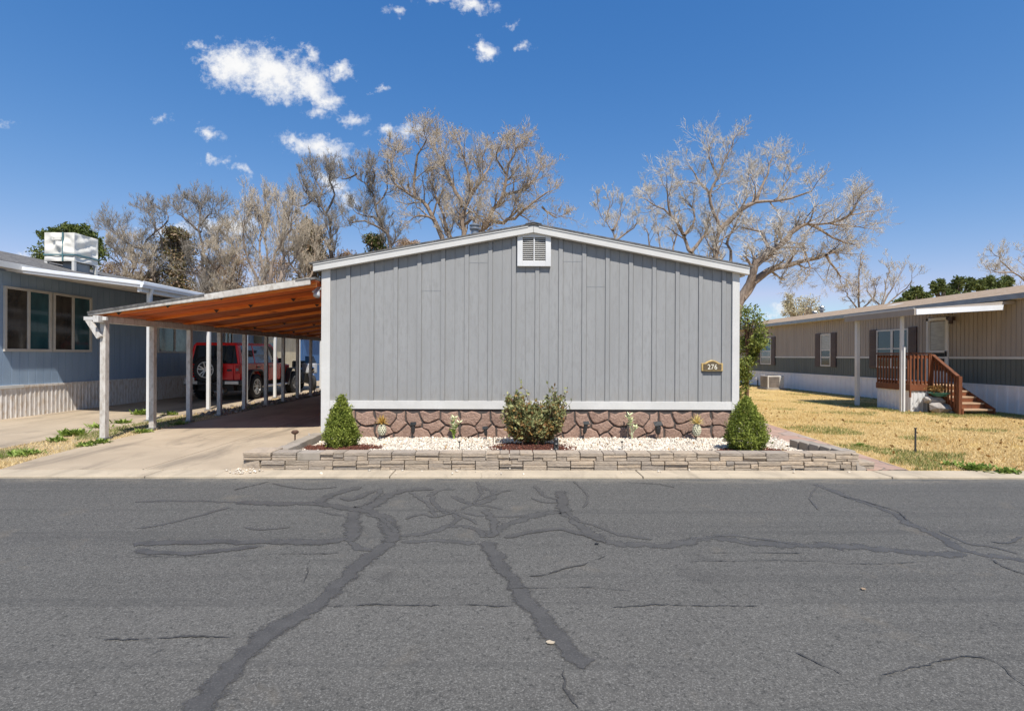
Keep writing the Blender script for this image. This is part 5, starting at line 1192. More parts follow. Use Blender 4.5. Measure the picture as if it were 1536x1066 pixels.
# porch roof on two posts
pr = empty('porch_roof', (10.75, 14.7, 0), 'flat porch roof with pale fascia on two white posts at the brown home door', 'porch roof')
PXo = 10.62; P0, P1 = 13.28, 15.95
m = MB(); m.hexa([(PXo, P0, 2.64), (GX-.05, P0, 2.86), (GX-.05, P1, 2.86), (PXo, P1, 2.64), (PXo, P0, 2.72), (GX-.05, P0, 2.95), (GX-.05, P1, 2.95), (PXo, P1, 2.72)]); m.build('roof_panel', 'taupe_siding', pr)
m = MB(); m.hexa([(PXo+.02, P0-.04, 2.56), (12.92, P0-.04, 2.70), (12.92, P0-.002, 2.70), (PXo+.02, P0-.002, 2.56), (PXo+.02, P0-.04, 2.70), (12.92, P0-.04, 2.83), (12.92, P0-.002, 2.83), (PXo+.02, P0-.002, 2.70)]); m.build('front_fascia', 'gutter_white', pr)
m = MB(); m.box(PXo-.04, PXo-.002, P0-.04, P1, 2.55, 2.725); m.build('side_fascia', 'taupe_siding', pr); m = MB(); m.box(PXo-.05, PXo-.041, P0-.04, P1+.02, 2.70, 2.75); m.build('drip_edge', 'white_trim', pr)
for y, w in ((13.86, .036), (15.6, .05)):
    m = MB(); m.box(10.75-w, 10.75+w, y-w, y+w, -.03, 2.62); m.build('post', 'white_paint', pr, bevel=.006)
m = MB(); m.box(10.745, 10.785, 13.78, 13.86-.037, .0, 1.75); m.build('post_board', 'white_paint', pr)

# timber porch with steps
po = empty('porch', (11.9, 14.5, 0), 'raised timber porch with orange brown railing, white skirting and open steps', 'porch')
DX, D0, D1, DZ = 11.05, 13.93, 15.2, .72
m = MB(); m.prism([(DX, D0, DZ-.04), (11.55, D0, DZ-.04), (11.55, 14.05, DZ-.04), (12.58, 14.05, DZ-.04), (12.58, 14.95, DZ-.04), (GX-.06, 15.1, DZ-.04), (GX-.06, 16.2, DZ-.04), (DX, D1, DZ-.04)], (0, 0, .04)); m.build('deck_floor', 'tread_wood', po)
m = MB(); m.box(DX-.02, DX-.001, D0-.02, D1, DZ-.16, DZ+.01); m.box(DX, 11.56, D0-.02, D0-.001, DZ-.16, DZ+.01); m.box(11.57, 12.58, 14.03, 14.049, DZ-.16, DZ-.041); m.build('rim_joist', 'porch_wood', po)
m = MB(); ribbed(m, (DX+.02, D1, 0), (DX+.02, D0+.02, 0), (-1, 0, 0), corr(D1-D0-.02, .12, .012), -.05, DZ-.16); m.build('skirt_panel', 'white_skirt', po)
m = MB(); ribbed(m, (DX+.02, D0+.02, 0), (11.53, D0+.02, 0), (0, -1, 0), corr(.49, .12, .012), -.05, DZ-.17); m.box(DX+.03, 11.52, D0+.04, 14.6, -.05, DZ-.17); m.build('skirt_panel', 'white_paint', po)
RT = 1.57
def railing(p, q, zb, zt, n):
    """top rail, bottom rail and n balusters; heights are given at both ends"""
    p = Vector(p); q = Vector(q)
    m = MB(); m.bar(p+Vector((0, 0, zt[0])), q+Vector((0, 0, zt[1])), .10, .04); r = m.build('railing', 'porch_wood', po, bevel=.005)
    m = MB(); m.bar(p+Vector((0, 0, zt[0]-.09)), q+Vector((0, 0, zt[1]-.09)), .035, .085); m.build('top_rail', 'porch_wood', r)
    m = MB(); m.bar(p+Vector((0, 0, zb[0])), q+Vector((0, 0, zb[1])), .04, .085); m.build('bottom_rail', 'porch_wood', r)
    d = (q-p).normalized(); nn = Vector((d.y, -d.x, 0)).normalized()*.038
    for i in range(n):
        t = (i+.5)/n; c = p.lerp(q, t)+nn; a = zb[0]+(zb[1]-zb[0])*t; b = zt[0]+(zt[1]-zt[0])*t
        m = MB(); m.box(c.x-.015, c.x+.015, c.y-.015, c.y+.015, a-.05, b-.04); m.build('baluster', 'porch_wood', r)
    return r
railing((DX+.03, D1, 0), (DX+.03, D0+.03, 0), (DZ+.06, DZ+.06), (RT, RT), 11)
railing((DX+.03, D0+.03, 0), (11.60, D0+.03, 0), (DZ+.06, DZ+.06), (RT, RT), 5)
m = MB(); m.box(DX-.06, DX-.021, D0-.055, D0-.021, .38, RT-.05); m.build('corner_post', 'porch_wood', po)
m = MB(); m.box(11.58, 11.67, D0-.02, D0+.07, .0, RT-.02); m.build('corner_post', 'porch_wood', po)
S1, SB = 14.03, 13.12; SX0, SX1 = 11.70, 12.56; ns = 4
for i in range(ns):
    z = DZ*(1-(i+1)/(ns+1)); y1 = S1-(S1-SB)*i/ns
    m = MB(); m.box(SX0+.045, SX1-.045, y1-(S1-SB)/ns-.02, y1-.015, z-.04, z); m.build('tread', 'tread_wood', po, bevel=.004)
    m = MB(); m.box(SX0+.045, SX1-.045, y1-.012, y1+.006, z-.04 if i else z-.02, z+DZ/(ns+1)-.045); m.build('riser', 'porch_wood', po)
for x in (SX0, SX1-.04): m = MB(); m.hexa([(x, SB-.05, -.03), (x+.04, SB-.05, -.03), (x+.04, S1, .30), (x, S1, .30), (x, SB-.05, .16), (x+.04, SB-.05, .16), (x+.04, S1, DZ-.05), (x, S1, DZ-.05)]); m.build('stringer', 'porch_wood', po)
railing((SX0-.03, D0+.02, 0), (SX0-.03, SB+.05, 0), (DZ-.10, .20), (RT-.04, .98), 8)
m = MB(); m.box(SX0-.075, SX0+.015, SB-.03, SB+.06, -.05, .98); m.build('newel_post', 'porch_wood', po, bevel=.005)
# things by the steps
p = atz(1403, 612, .05); t = empty('stone_pile', (11.75, 13.62, 0), 'heap of broken pale and grey stone slabs beside the porch steps', 'stones')
rr = random.Random(3)
for i, (x, y, z, r_) in enumerate(((11.45, 13.55, .14, .20), (11.68, 13.5, .12, .19), (11.52, 13.62, .32, .17), (11.35, 13.68, .34, .15), (11.82, 13.42, .07, .15), (11.66, 13.66, .30, .16), (11.9, 13.5, .05, .12))):
    m = MB(); m.blob((x, y, z), r_, .28, i+3, (1.05, .8, .75)); m.build('stone', 'big_rock', t, bevel=.01)
t = empty('planter_bowl', (11.55, 13.58, .46), 'shallow dark green planter bowl with dried orange plant on the stone heap', 'planter')
m = MB(); m.lathe([(.14, .0), (.22, .10), (.24, .10), (.23, .07), (.15, .02)], (11.55, 13.58, .44), 18); m.build('bowl', 'green_tub', t)
r = np.random.default_rng(2); leaves('dried_plant', np.column_stack([11.55+.13*r.normal(size=500), 13.58+.09*r.normal(size=500), .56+.14*r.uniform(size=500)]), .05, 'shrub_bronze', t, .4, up=.5, seed=3)
# air conditioner
ac = empty('air_conditioner', (12.25, 23.2, 0), 'beige air conditioner unit standing on the lawn by the far white skirting', 'air conditioner')
m = MB(); m.box(11.88, 12.62, 22.85, 23.55, .05, .62); b = m.build('cabinet', 'beige_frame', ac, bevel=.02)
m = MB()
for i in range(11): m.box(11.93, 12.40, 22.838, 22.849, .10+i*.045, .125+i*.045); m.box(11.868, 11.879, 22.92, 23.5, .10+i*.045, .125+i*.045)
m.build('louver', 'bark_grey', ac); m = MB(); m.box(12.43, 12.60, 22.836, 22.849, .1, .58); m.build('service_panel', 'white_trim', ac); m = MB(); m.lathe([(.28, .62), (.28, .635), (.1, .65)], (12.25, 23.2, 0), 18); m.build('fan_guard', 'dark_metal', ac)
m = MB(); m.box(11.8, 12.7, 22.75, 23.65, -.03, .05); m.build('pad', 'pad_concrete', ac)
p = atz(1132, 581, 0); t = empty('standpipe', (12.55, 25.1, 0), 'white capped water standpipe by the far skirting', 'standpipe')
m = MB(); m.tube([(12.55, 25.1, -.05), (12.55, 25.1, .36)], .03, 8); m.build('pipe', 'dark_metal', t); m = MB(); m.lathe([(.06, .34), (.07, .40), (.05, .46)], (12.48, 25.05, 0), 12); m.build('cap', 'white_paint', t)

# ------------------------------------------------------------------ bare trees
def cA(x, y): return (840+x/2.954, 180+y/2.954)
def cB(x, y): return (380+x/3.072, 180+y/3.072)
def cC(x, y): return (30+x/3.268, 250+y/3.268)
def cD(x, y): return (1080+x/3.368, 340+y/3.368)
class Tubes:
    def __init__(s): s.v = []; s.f = []
    def tube(s, P, rad, n):
        k = len(s.v); m = len(P); v = s.v; f = s.f
        d = (P[-1]-P[0]).normalized(); x = d.cross(Vector((.3, .2, 1)) if abs(d.z) < .93 else Vector((1, .1, 0))).normalized(); y = x.cross(d)
        cs = [(math.cos(2*math.pi*j/n), math.sin(2*math.pi*j/n)) for j in range(n)]
        for p, r in zip(P, rad):
            for c, t in cs: v.append((p.x+(x.x*c+y.x*t)*r, p.y+(x.y*c+y.y*t)*r, p.z+(x.z*c+y.z*t)*r))
        for i in range(m-1):
            a = k+i*n
            for j in range(n):
                b = (j+1) % n; f.append((a+j, a+b, a+n+b, a+n+j))
    def build(s, name, mt, par, smooth=True):
        mb = MB(); mb.v = s.v; mb.f = s.f; return mb.build(name, mt, par, smooth=smooth)
def smooth_path(P, step):
    Q = []
    for i in range(len(P)-1):
        p0, p1, p2, p3 = P[max(i-1, 0)], P[i], P[i+1], P[min(i+2, len(P)-1)]; n = max(2, int((p2-p1).length/step))
        for j in range(n):
            t = j/n; Q.append(.5*((2*p1)+(p2-p0)*t+(2*p0-5*p1+4*p2-p3)*t*t+(3*p1-p0-3*p2+p3)*t**3))
    Q.append(P[-1]); return Q
def bare_tree(name, label, Y, guides, seed, barkm, twigm, L1=2.4, dens=1.5, r0=.28, kids=(6, 5, 4), upb=.25, spread=2.5, leafm=None, nleaf=0, lsize=.12, twr=.0085, group='bare trees behind the homes', droop=0, base=None):
    """guides: traced limbs, each (points, start radius, end radius, depth drift, fraction below which nothing sprouts)"""
    rr = random.Random(seed)
    g0 = guides[0][0][0]; b0 = at(*g0, Y); b0 = Vector((base if base is not None else b0.x, Y, 0))
    t = empty(name, b0, label, 'tree', group)
    TK, TW = Tubes(), Tubes(); tips = []
    def branch(p, d, L, r, lev):
        n = 5 if lev == 0 else (4 if lev == 1 else 3 if lev == 2 else 2); P = [p]; q = p; s = L/n
        wob = .19 if lev < 2 else .11
        for i in range(n):
            d = (d+Vector((rr.gauss(0, wob), rr.gauss(0, wob), rr.gauss(0, wob)+upb*(.55 if lev < 2 else .8)-droop*(lev > 1)*.5))).normalized(); q = q+d*s; P.append(q)
        re = max(twr*.45, r*.38); (TK if lev == 0 else TW).tube(P, [r+(re-r)*i/n for i in range(n+1)], 4 if lev == 0 else 3)
        if lev >= 2: tips.append(q); tips.append(P[-2])
        if lev >= 3: return
        K = kids[lev]
        for k in range(K):
            i = rr.uniform(.22, 1.0)*n; a = min(int(i), n-1); pos = P[a].lerp(P[a+1], i-a); dd = (P[a+1]-P[a]).normalized()
            side = Vector((rr.gauss(0, 1), rr.gauss(0, 1), rr.gauss(0, 1))); side -= dd*side.dot(dd); side.normalize()
            ang = rr.uniform(.4, .95); nd = (dd*math.cos(ang)+side*math.sin(ang)).normalized()
            branch(pos, nd, L*rr.uniform(.38, .66), max(twr*(.8 if lev == 2 else 1), r*rr.uniform(.35, .5)), lev+1)
    for gi, (pts, ra, re, drift, start) in enumerate(guides):
        P = []; n = len(pts); a_, b_ = pts[-2], pts[-1]; pts = pts[:-1]+[(a_[0]+(b_[0]-a_[0])*.52, a_[1]+(b_[1]-a_[1])*.52)]
        off = guides[gi][3]
        for i, (u, v) in enumerate(pts): P.append(at(u, v, Y+off*(i/(n-1))))
        if gi == 0: P = [b0-Vector((0, 0, .3)), b0.lerp(P[0], .5)+Vector((rr.uniform(-.15, .15), 0, 0))] + P
        Q = smooth_path(P, .55); m = len(Q)
        Q = [Q[0]]+[q+Vector((rr.gauss(0, .05), rr.gauss(0, .08), rr.gauss(0, .04))) for q in Q[1:]]
        TK.tube(Q, [ra+(re-ra)*(i/(m-1))**.8 for i in range(m)], 8)
        Ltot = sum((Q[i+1]-Q[i]).length for i in range(m-1))
        for k in range(int(Ltot*dens)):
            tt = rr.uniform(start, 1.0); i = tt*(m-1); a = min(int(i), m-2); pos = Q[a].lerp(Q[a+1], i-a); dd = (Q[a+1]-Q[a]).normalized()
            side = Vector((rr.gauss(0, 1), rr.gauss(0, 1), rr.gauss(0, .7)+.3)); side -= dd*side.dot(dd); side.normalize(); ang = rr.uniform(.5, 1.15)
            branch(pos, (dd*math.cos(ang)+side*math.sin(ang)).normalized(), L1*rr.uniform(.45, 1.15)*(1-.52*tt), max(.014, (ra+(re-ra)*tt)*rr.uniform(.3, .5)), 0)
        branch(Q[-1], (Q[-1]-Q[-2]).normalized(), L1*.4, re, 0)
    TK.build('trunk', barkm, t); TW.build('crown', twigm, t)
    if leafm:
        P = [rr.choice(tips)+Vector((rr.gauss(0, .12), rr.gauss(0, .12), rr.gauss(0, .12))) for _ in range(nleaf)]
        leaves('dead_leaves', P, lsize, leafm, t, .5, seed=seed)
    return t
def G(cf, pts, a, b, drift=0, start=.25): return ([cf(*p) for p in pts], a, b, drift, start)
bare_tree('cottonwood', 'great bare cottonwood leaning right from behind the right corner of the grey home', 30, [
    G(cA, [(795, 810), (840, 725), (870, 640), (930, 580), (1000, 530), (1040, 480), (1100, 460), (1200, 458), (1280, 420), (1340, 330)], .40, .05, -2, .42),
    G(cA, [(805, 790), (860, 720), (920, 668), (1000, 650), (1090, 620), (1180, 598), (1250, 560)], .30, .06, 2, .3), G(cA, [(1180, 598), (1220, 660), (1255, 745)], .09, .03, 1, .1), G(cA, [(1010, 545), (1080, 560), (1100, 640), (1120, 700)], .09, .03, -1, .2),
    G(cA, [(1100, 460), (1170, 500), (1250, 540), (1340, 555)], .09, .03, 1, .1), G(cA, [(1280, 420), (1360, 410), (1470, 385)], .06, .02, 0, .1), G(cA, [(930, 580), (900, 500), (840, 480), (770, 480)], .10, .03, 3, .2), G(cA, [(1000, 650), (1040, 590), (1020, 560)], .08, .04, -2, .2),
    G(cA, [(1200, 458), (1280, 470), (1440, 490)], .06, .02, 2, .1)],
    11, 'bark_pale', 'twig_pale', L1=2.4, dens=2.2, kids=(6, 5, 4), upb=.10, droop=.15, base=at(*cA(760, 900), 30).x)
bare_tree('cottonwood', 'tall bare cottonwood standing upright behind the right slope of the grey roof', 33, [
    G(cA, [(715, 760), (692, 640), (690, 560), (705, 490), (680, 400), (660, 330), (700, 250), (740, 160), (800, 50)], .34, .03, -1, .3),
    G(cA, [(705, 490), (760, 440), (800, 400), (870, 360), (960, 360), (1080, 330), (1165, 275)], .22, .03, -2, .25), G(cA, [(870, 360), (900, 280), (930, 200), (965, 115)], .12, .02, 1, .2),
    G(cA, [(700, 740), (590, 610), (550, 510), (490, 420), (430, 380), (350, 330)], .20, .03, 2, .4), G(cA, [(580, 585), (640, 520), (670, 450)], .14, .06, 0, .3), G(cA, [(490, 420), (480, 330), (455, 200)], .08, .02, -1, .1),
    G(cA, [(670, 340), (590, 240), (560, 170)], .10, .02, 1, .2), G(cA, [(550, 510), (600, 440), (560, 360), (590, 300)], .10, .03, 2, .2), G(cA, [(700, 250), (660, 160), (680, 70)], .08, .02, 1, .2), G(cA, [(730, 740), (757, 620), (752, 510), (800, 420), (830, 300), (850, 140)], .14, .02, 2, .3), G(cA, [(960, 360), (1020, 250), (1000, 160)], .07, .02, 0, .2)],
    12, 'bark_pale', 'twig_pale', L1=2.4, dens=2.2, kids=(6, 5, 4), upb=.14)
bare_tree('cottonwood', 'broad tan bare tree with clinging dead leaves directly behind the ridge of the grey roof', 32, [
    G(cB, [(950, 660), (970, 520), (965, 430), (1005, 340), (990, 250), (960, 150), (945, 60)], .36, .03, 0, .2), G(cB, [(980, 680), (1055, 520), (1110, 420), (1150, 350), (1165, 250), (1200, 160), (1245, 75)], .24, .03, -2, .25),
    G(cB, [(945, 680), (910, 540), (870, 430), (830, 330), (815, 230)], .18, .03, 1, .2), G(cB, [(930, 680), (865, 540), (810, 400), (740, 350), (650, 290), (635, 200), (625, 90)], .20, .03, 2, .25), G(cB, [(1090, 460), (1150, 475), (1200, 450), (1260, 400), (1330, 350), (1410, 300)], .16, .03, -1, .2),
    G(cB, [(1150, 350), (1230, 325), (1310, 260), (1340, 150)], .12, .02, 1, .15), G(cB, [(745, 352), (745, 230), (790, 110), (795, 40)], .11, .02, -1, .2), G(cB, [(960, 400), (900, 260), (840, 140), (820, 60)], .14, .02, 2, .2), G(cB, [(1005, 340), (1080, 230), (1110, 100)], .12, .02, 2, .2),
    G(cB, [(1165, 250), (1120, 180), (1140, 70)], .08, .02, -1, .2), G(cB, [(975, 480), (1040, 440), (1120, 480)], .10, .03, -2, .2), G(cB, [(1330, 400), (1380, 440), (1430, 460)], .08, .02, 0, .1), G(cB, [(835, 460), (770, 440), (700, 470)], .10, .03, 0, .1)],
    13, 'bark_tan', 'twig_tan', L1=2.3, dens=2.9, kids=(6, 5, 4), upb=.2, leafm='dry_leaf', nleaf=4200, lsize=.09)
bare_tree('bare_tree', 'dark barked bare tree with a leaning stem left of the grey roof slope', 34, [
    G(cB, [(635, 600), (612, 520), (582, 470), (566, 390), (530, 310), (488, 275), (460, 235)], .22, .03, 0, .25), G(cB, [(582, 470), (530, 440), (430, 430)], .10, .03, 1, .2), G(cB, [(530, 310), (555, 265), (545, 215)], .09, .02, -1, .2),
    G(cB, [(612, 520), (560, 480), (470, 460), (430, 500)], .10, .03, -1, .2), G(cB, [(475, 250), (420, 280), (400, 250)], .06, .02, 1, .1), G(cB, [(566, 390), (620, 320), (610, 240)], .08, .02, 1, .1)],
    14, 'bark_grey', 'twig_grey', L1=2.1, dens=3.0, kids=(6, 5, 5), upb=.35)
bare_tree('bare_tree', 'dark bare tree with upswept twigs over the brown conifer by the roof corner', 35, [
    G(cB, [(355, 520), (335, 430), (270, 370), (228, 315), (205, 260)], .20, .03, 0, .25), G(cB, [(300, 400), (315, 320), (280, 265), (265, 220)], .10, .02, 1, .2), G(cB, [(335, 430), (375, 345), (352, 280), (340, 235)], .10, .02, -1, .2), G(cB, [(270, 370), (210, 400), (150, 380)], .07, .02, 1, .2)],
    15, 'bark_grey', 'twig_grey', L1=2.1, dens=3.2, kids=(6, 5, 5), upb=.35)
bare_tree('bare_tree', 'pale many stemmed bare tree rising above the carport roof', 29, [
    G(cC, [(1200, 590), (1210, 450), (1190, 300), (1140, 140)], .13, .02, 0, .25), G(cC, [(1270, 590), (1290, 450), (1270, 280), (1240, 90)], .12, .02, 1, .25), G(cC, [(1225, 590), (1250, 420), (1320, 300), (1340, 180)], .11, .02, -1, .25), G(cC, [(1180, 590), (1120, 450), (1100, 330), (1090, 220)], .09, .02, -1, .25), G(cC, [(1250, 590), (1340, 460), (1390, 350)], .09, .02, 1, .2), G(cC, [(1200, 580), (1170, 420), (1200, 260), (1210, 120)], .09, .02, 1, .25)],
    16, 'bark_pale', 'twig_tan', L1=2.3, dens=2.7, kids=(6, 5, 4), upb=.45, base=at(*cC(1230, 590), 29).x)
bare_tree('bare_tree', 'bare dark tree between the roof cooler and the vine hung conifer', 36, [
    G(cC, [(660, 600), (640, 480), (600, 400), (660, 320), (645, 230), (570, 180)], .20, .03, 0, .25), G(cC, [(600, 400), (540, 380), (470, 330), (440, 270)], .10, .02, 1, .2), G(cC, [(640, 480), (560, 470), (490, 420)], .10, .02, -1, .2), G(cC, [(660, 320), (720, 260), (700, 190)], .08, .02, 1, .2), G(cC, [(700, 400), (690, 340), (610, 260)], .08, .02, -1, .2), G(cC, [(560, 560), (500, 480), (430, 440)], .08, .02, 0, .2)],
    17, 'bark_grey', 'twig_grey', L1=2.2, dens=2.9, kids=(6, 5, 5), upb=.3)
bare_tree('bare_tree', 'bare tree with curving limbs just right of the vine hung conifer', 35, [
    G(cC, [(905, 600), (900, 470), (885, 350), (880, 260), (885, 190), (850, 150)], .20, .03, 0, .25), G(cC, [(885, 320), (810, 260), (750, 190)], .09, .02, 1, .2), G(cC, [(885, 290), (930, 240), (940, 200)], .07, .02, -1, .2), G(cC, [(910, 560), (990, 470), (1040, 410), (1110, 395)], .12, .03, 1, .2), G(cC, [(990, 470), (960, 380), (980, 290)], .08, .02, -1, .2), G(cC, [(1040, 410), (1020, 330), (1040, 250)], .07, .02, 0, .2)],
    18, 'bark_grey', 'twig_grey', L1=2.2, dens=2.9, kids=(6, 5, 5), upb=.3)
bare_tree('bare_tree', 'tan twiggy bare tree filling the gap right of the vine hung conifer', 33, [
    G(cC, [(985, 600), (990, 500), (960, 400), (975, 300)], .12, .02, 0, .15), G(cC, [(1000, 600), (1050, 480), (1060, 380), (1040, 290)], .10, .02, 1, .15), G(cC, [(990, 560), (930, 470), (920, 380)], .08, .02, -1, .15)],
    31, 'bark_tan', 'twig_tan', L1=1.9, dens=3.2, kids=(6, 5, 5), upb=.35)
bare_tree('bare_tree', 'tan twiggy bare tree between the many stemmed tree and the roof corner conifer', 33, [
    G(cC, [(1390, 600), (1390, 480), (1370, 380), (1390, 270)], .12, .02, 0, .15), G(cC, [(1400, 600), (1440, 480), (1450, 380), (1480, 290)], .10, .02, 1, .15), G(cC, [(1385, 560), (1330, 480), (1310, 400)], .08, .02, -1, .15)],
    32, 'bark_tan', 'twig_tan', L1=1.9, dens=3.2, kids=(6, 5, 5), upb=.35)
bare_tree('bare_tree', 'tan twiggy bare tree just right of the canvas covered cooler', 35, [
    G(cC, [(520, 600), (510, 500), (470, 430), (450, 360)], .11, .02, 0, .15), G(cC, [(530, 600), (560, 500), (540, 420), (560, 340)], .09, .02, 1, .15), G(cC, [(525, 570), (590, 520), (620, 450)], .07, .02, -1, .15)],
    33, 'bark_tan', 'twig_tan', L1=1.8, dens=3.0, kids=(6, 5, 5), upb=.35)
bare_tree('bare_tree', 'small pale bare tree showing over the roof between the two big cottonwoods', 42, [
    G(cA, [(245, 560), (235, 490), (185, 430), (150, 310)], .16, .02, 0, .2), G(cA, [(235, 490), (265, 420), (270, 350)], .10, .02, 1, .2), G(cA, [(240, 540), (330, 480), (350, 400)], .10, .02, -1, .2), G(cA, [(200, 450), (220, 380), (210, 330)], .06, .02, 0, .2)],
    19, 'bark_pale', 'twig_pale', L1=1.9, dens=2.2, kids=(6, 5, 4), upb=.35)
bare_tree('bare_tree', 'low bare tree at the right roof slope in front of the upright cottonwood', 40, [
    G(cA, [(445, 600), (440, 520), (420, 450), (430, 400)], .14, .02, 0, .2), G(cA, [(500, 600), (510, 520), (500, 450)], .09, .02, 1, .2), G(cA, [(400, 580), (390, 500), (360, 440)], .08, .02, 1, .2)],
    20, 'bark_pale', 'twig_pale', L1=1.7, dens=2.2, kids=(6, 5, 3), upb=.35)
bare_tree('bare_tree', 'narrow shaggy bare tree above the left end of the brown roof', 38, [
    G(cD, [(705, 470), (700, 380), (698, 250), (715, 90)], .16, .03, 0, .05), G(cD, [(705, 430), (650, 350), (600, 300)], .07, .02, 1, .2), G(cD, [(710, 420), (770, 350), (790, 260)], .07, .02, -1, .2)],
    21, 'bark_tan', 'twig_tan', L1=1.2, dens=4.5, kids=(6, 4, 3), upb=.1, droop=.3)
bare_tree('bare_tree', 'thin bare tree with slender rising stems over the middle of the brown roof', 36, [
    G(cD, [(820, 440), (815, 390), (845, 280), (850, 90)], .10, .015, 0, .2), G(cD, [(820, 400), (890, 280), (950, 150)], .07, .015, 1, .2), G(cD, [(840, 400), (940, 310), (1010, 180)], .06, .015, -1, .2), G(cD, [(815, 400), (750, 330), (760, 230)], .06, .015, 1, .2)],
    22, 'bark_tan', 'twig_pale', L1=1.5, dens=1.9, kids=(5, 4, 3), upb=.4)
bare_tree('bare_tree', 'pale bare tree at the right edge above the brown roof', 38, [
    G(cD, [(1600, 420), (1570, 300), (1480, 230), (1420, 170), (1370, 120)], .18, .03, 0, .2), G(cD, [(1560, 290), (1550, 180), (1520, 80)], .10, .02, 1, .2), G(cD, [(1480, 230), (1400, 230), (1330, 200)], .07, .02, -1, .2), G(cD, [(1600, 330), (1650, 200), (1640, 60)], .12, .02, 0, .2)],
    23, 'bark_pale', 'twig_pale', L1=1.8, dens=2.0, kids=(6, 5, 4), upb=.25)

# ------------------------------------------------------------------ evergreens, shrubs and brush behind the homes
def foliage_tree(name, label, Y, blobs, m, seed, n=5000, size=.16, group=None, trunkm='bark_grey', cat='tree', up=.4, stem=True, second=None, asp=.45, bx=None, nst=999):
    """blobs: (u, v, ru, rv) clumps in the photograph at depth Y, given real depth; leaves gather towards each clump's outside"""
    rr = random.Random(seed); r = np.random.default_rng(seed)
    B = []
    for u, v, ru, rv in blobs:
        for _ in range(1): B.append((at(u, v, Y+rr.uniform(-.5, .5)), ru*Y/F, rv*Y/F))
    bx = bx or sum(b[0].x for b in B)/len(B); t = empty(name, (bx, Y, 0), label, cat, group); P = []
    sub = []
    for c, a, b in B:
        for _ in range(26):
            d = r.normal(size=3); d /= np.linalg.norm(d); k = r.uniform(.35, .85)
            sub.append((np.array(c)+d*np.array([a, a*.9, b])*k, .42*min(a, b)*r.uniform(.6, 1.2)+.05*max(a, b)))
    per = n//len(sub)+1
    for c, s in sub:
        d = r.normal(size=(per, 3)); d /= np.linalg.norm(d, axis=1)[:, None]
        P.append(c+d*s*(r.uniform(size=(per, 1))**.45)*np.array([1.15, 1.15, .85]))
    P = np.concatenate(P); P = P[P[:, 2] > .05]
    if second:
        q = r.uniform(size=len(P)) < second[1]; leaves('dry_foliage', P[q], size, second[0], t, asp, up=-.1, seed=seed+1); P = P[~q]
    leaves('foliage', P, size, m, t, asp, up=up, seed=seed)
    if stem:
        T_ = Tubes(); top = max(B, key=lambda b: b[0].z)[0]
        T_.tube([Vector((bx, Y, -.2)), Vector((bx+.05, Y, top.z*.45)), Vector(top)], [.022*top.z+.02, .015*top.z+.015, .02], 7)
        for c, s in sub[:nst]: 
            a = Vector((bx, Y, max(.3, c[2]*.6))); T_.tube([a, a.lerp(Vector(c), .5)+Vector((0, 0, .1)), Vector(c)], [.05, .03, .012] if nst > 99 else [.018, .012, .006], 4)
        T_.build('trunk', trunkm, t)
    return t
foliage_tree('pine_tree', 'round headed green pine behind the canvas covered cooler', 31, [(105, 372, 40, 26), (70, 395, 22, 26), (138, 385, 18, 26), (105, 346, 30, 13), (80, 354, 18, 13), (130, 358, 18, 14), (100, 430, 40, 40)], 'pine_needle', 41, 11000, .17)
foliage_tree('conifer', 'big dark green conifer hung with brown dead vines left of the carport', 38, [(265, 365, 30, 24), (268, 352, 18, 12), (262, 395, 42, 26), (255, 425, 48, 26), (278, 460, 50, 40)], 'juniper', 42, 15000, .17, second=('dry_leaf', .42))
foliage_tree('conifer', 'brown vine covered conifer behind the upper end of the carport roof', 36, [(465, 350, 20, 20), (460, 378, 34, 24), (478, 400, 36, 24), (470, 440, 46, 40)], 'juniper', 43, 14000, .17, second=('dry_leaf', .55))
foliage_tree('conifer', 'small yellow green conifer peeking over the left slope of the grey roof', 38, [(562, 362, 16, 14), (565, 385, 24, 20), (568, 430, 30, 40)], 'pine_needle', 44, 7000, .16, second=('dry_leaf', .25))
for i, (u, v, ru, rv, lab) in enumerate(((168, 412, 36, 22, 'brown brush clump just right of the roof cooler'), (215, 420, 30, 16, 'brown brush clump at the foot of the bare tree by the cooler'), (318, 410, 32, 24, 'brown brush clump right of the vine hung conifer'), (352, 398, 26, 26, 'taller brown brush clump above the middle of the carport roof'), (415, 402, 34, 24, 'brown brush clump below the many stemmed pale tree'), (515, 392, 22, 18, 'brown brush clump left of the small yellow green conifer'), (610, 372, 26, 14, 'brown brush clump under the dark leaning stem'))):
    foliage_tree('brush', lab, 37+.5*i, [(u, v, ru, rv), (u-4, v+rv*1.3, ru*1.1, rv*1.2), (u+2, v+rv*3, ru, rv*1.6)], 'dry_leaf', 50+i, 9000, .15, 'brown brush behind the homes', 'bark_tan', 'brush', up=.2, asp=.3)
foliage_tree('broadleaf_bush', 'fresh green bush beside the right rear corner of the grey home', 17, [(1122, 478, 20, 26), (1136, 500, 20, 22), (1120, 520, 18, 22), (1140, 515, 20, 14), (1116, 548, 16, 18), (1100, 500, 24, 50), (1128, 535, 10, 14), (1112, 566, 16, 16), (1104, 590, 18, 20)], 'spring_leaf', 61, 6500, .085, None, 'stem_brown', 'bush', up=.2, nst=16)
foliage_tree('blossom_tree', 'small cream blossoming tree beyond the far end of the brown home', 42, [(1205, 455, 18, 14), (1190, 466, 20, 12), (1218, 466, 16, 12), (1202, 485, 26, 16), (1183, 452, 8, 14)], 'blossom', 62, 4200, .14, None, 'bark_tan', up=.2)
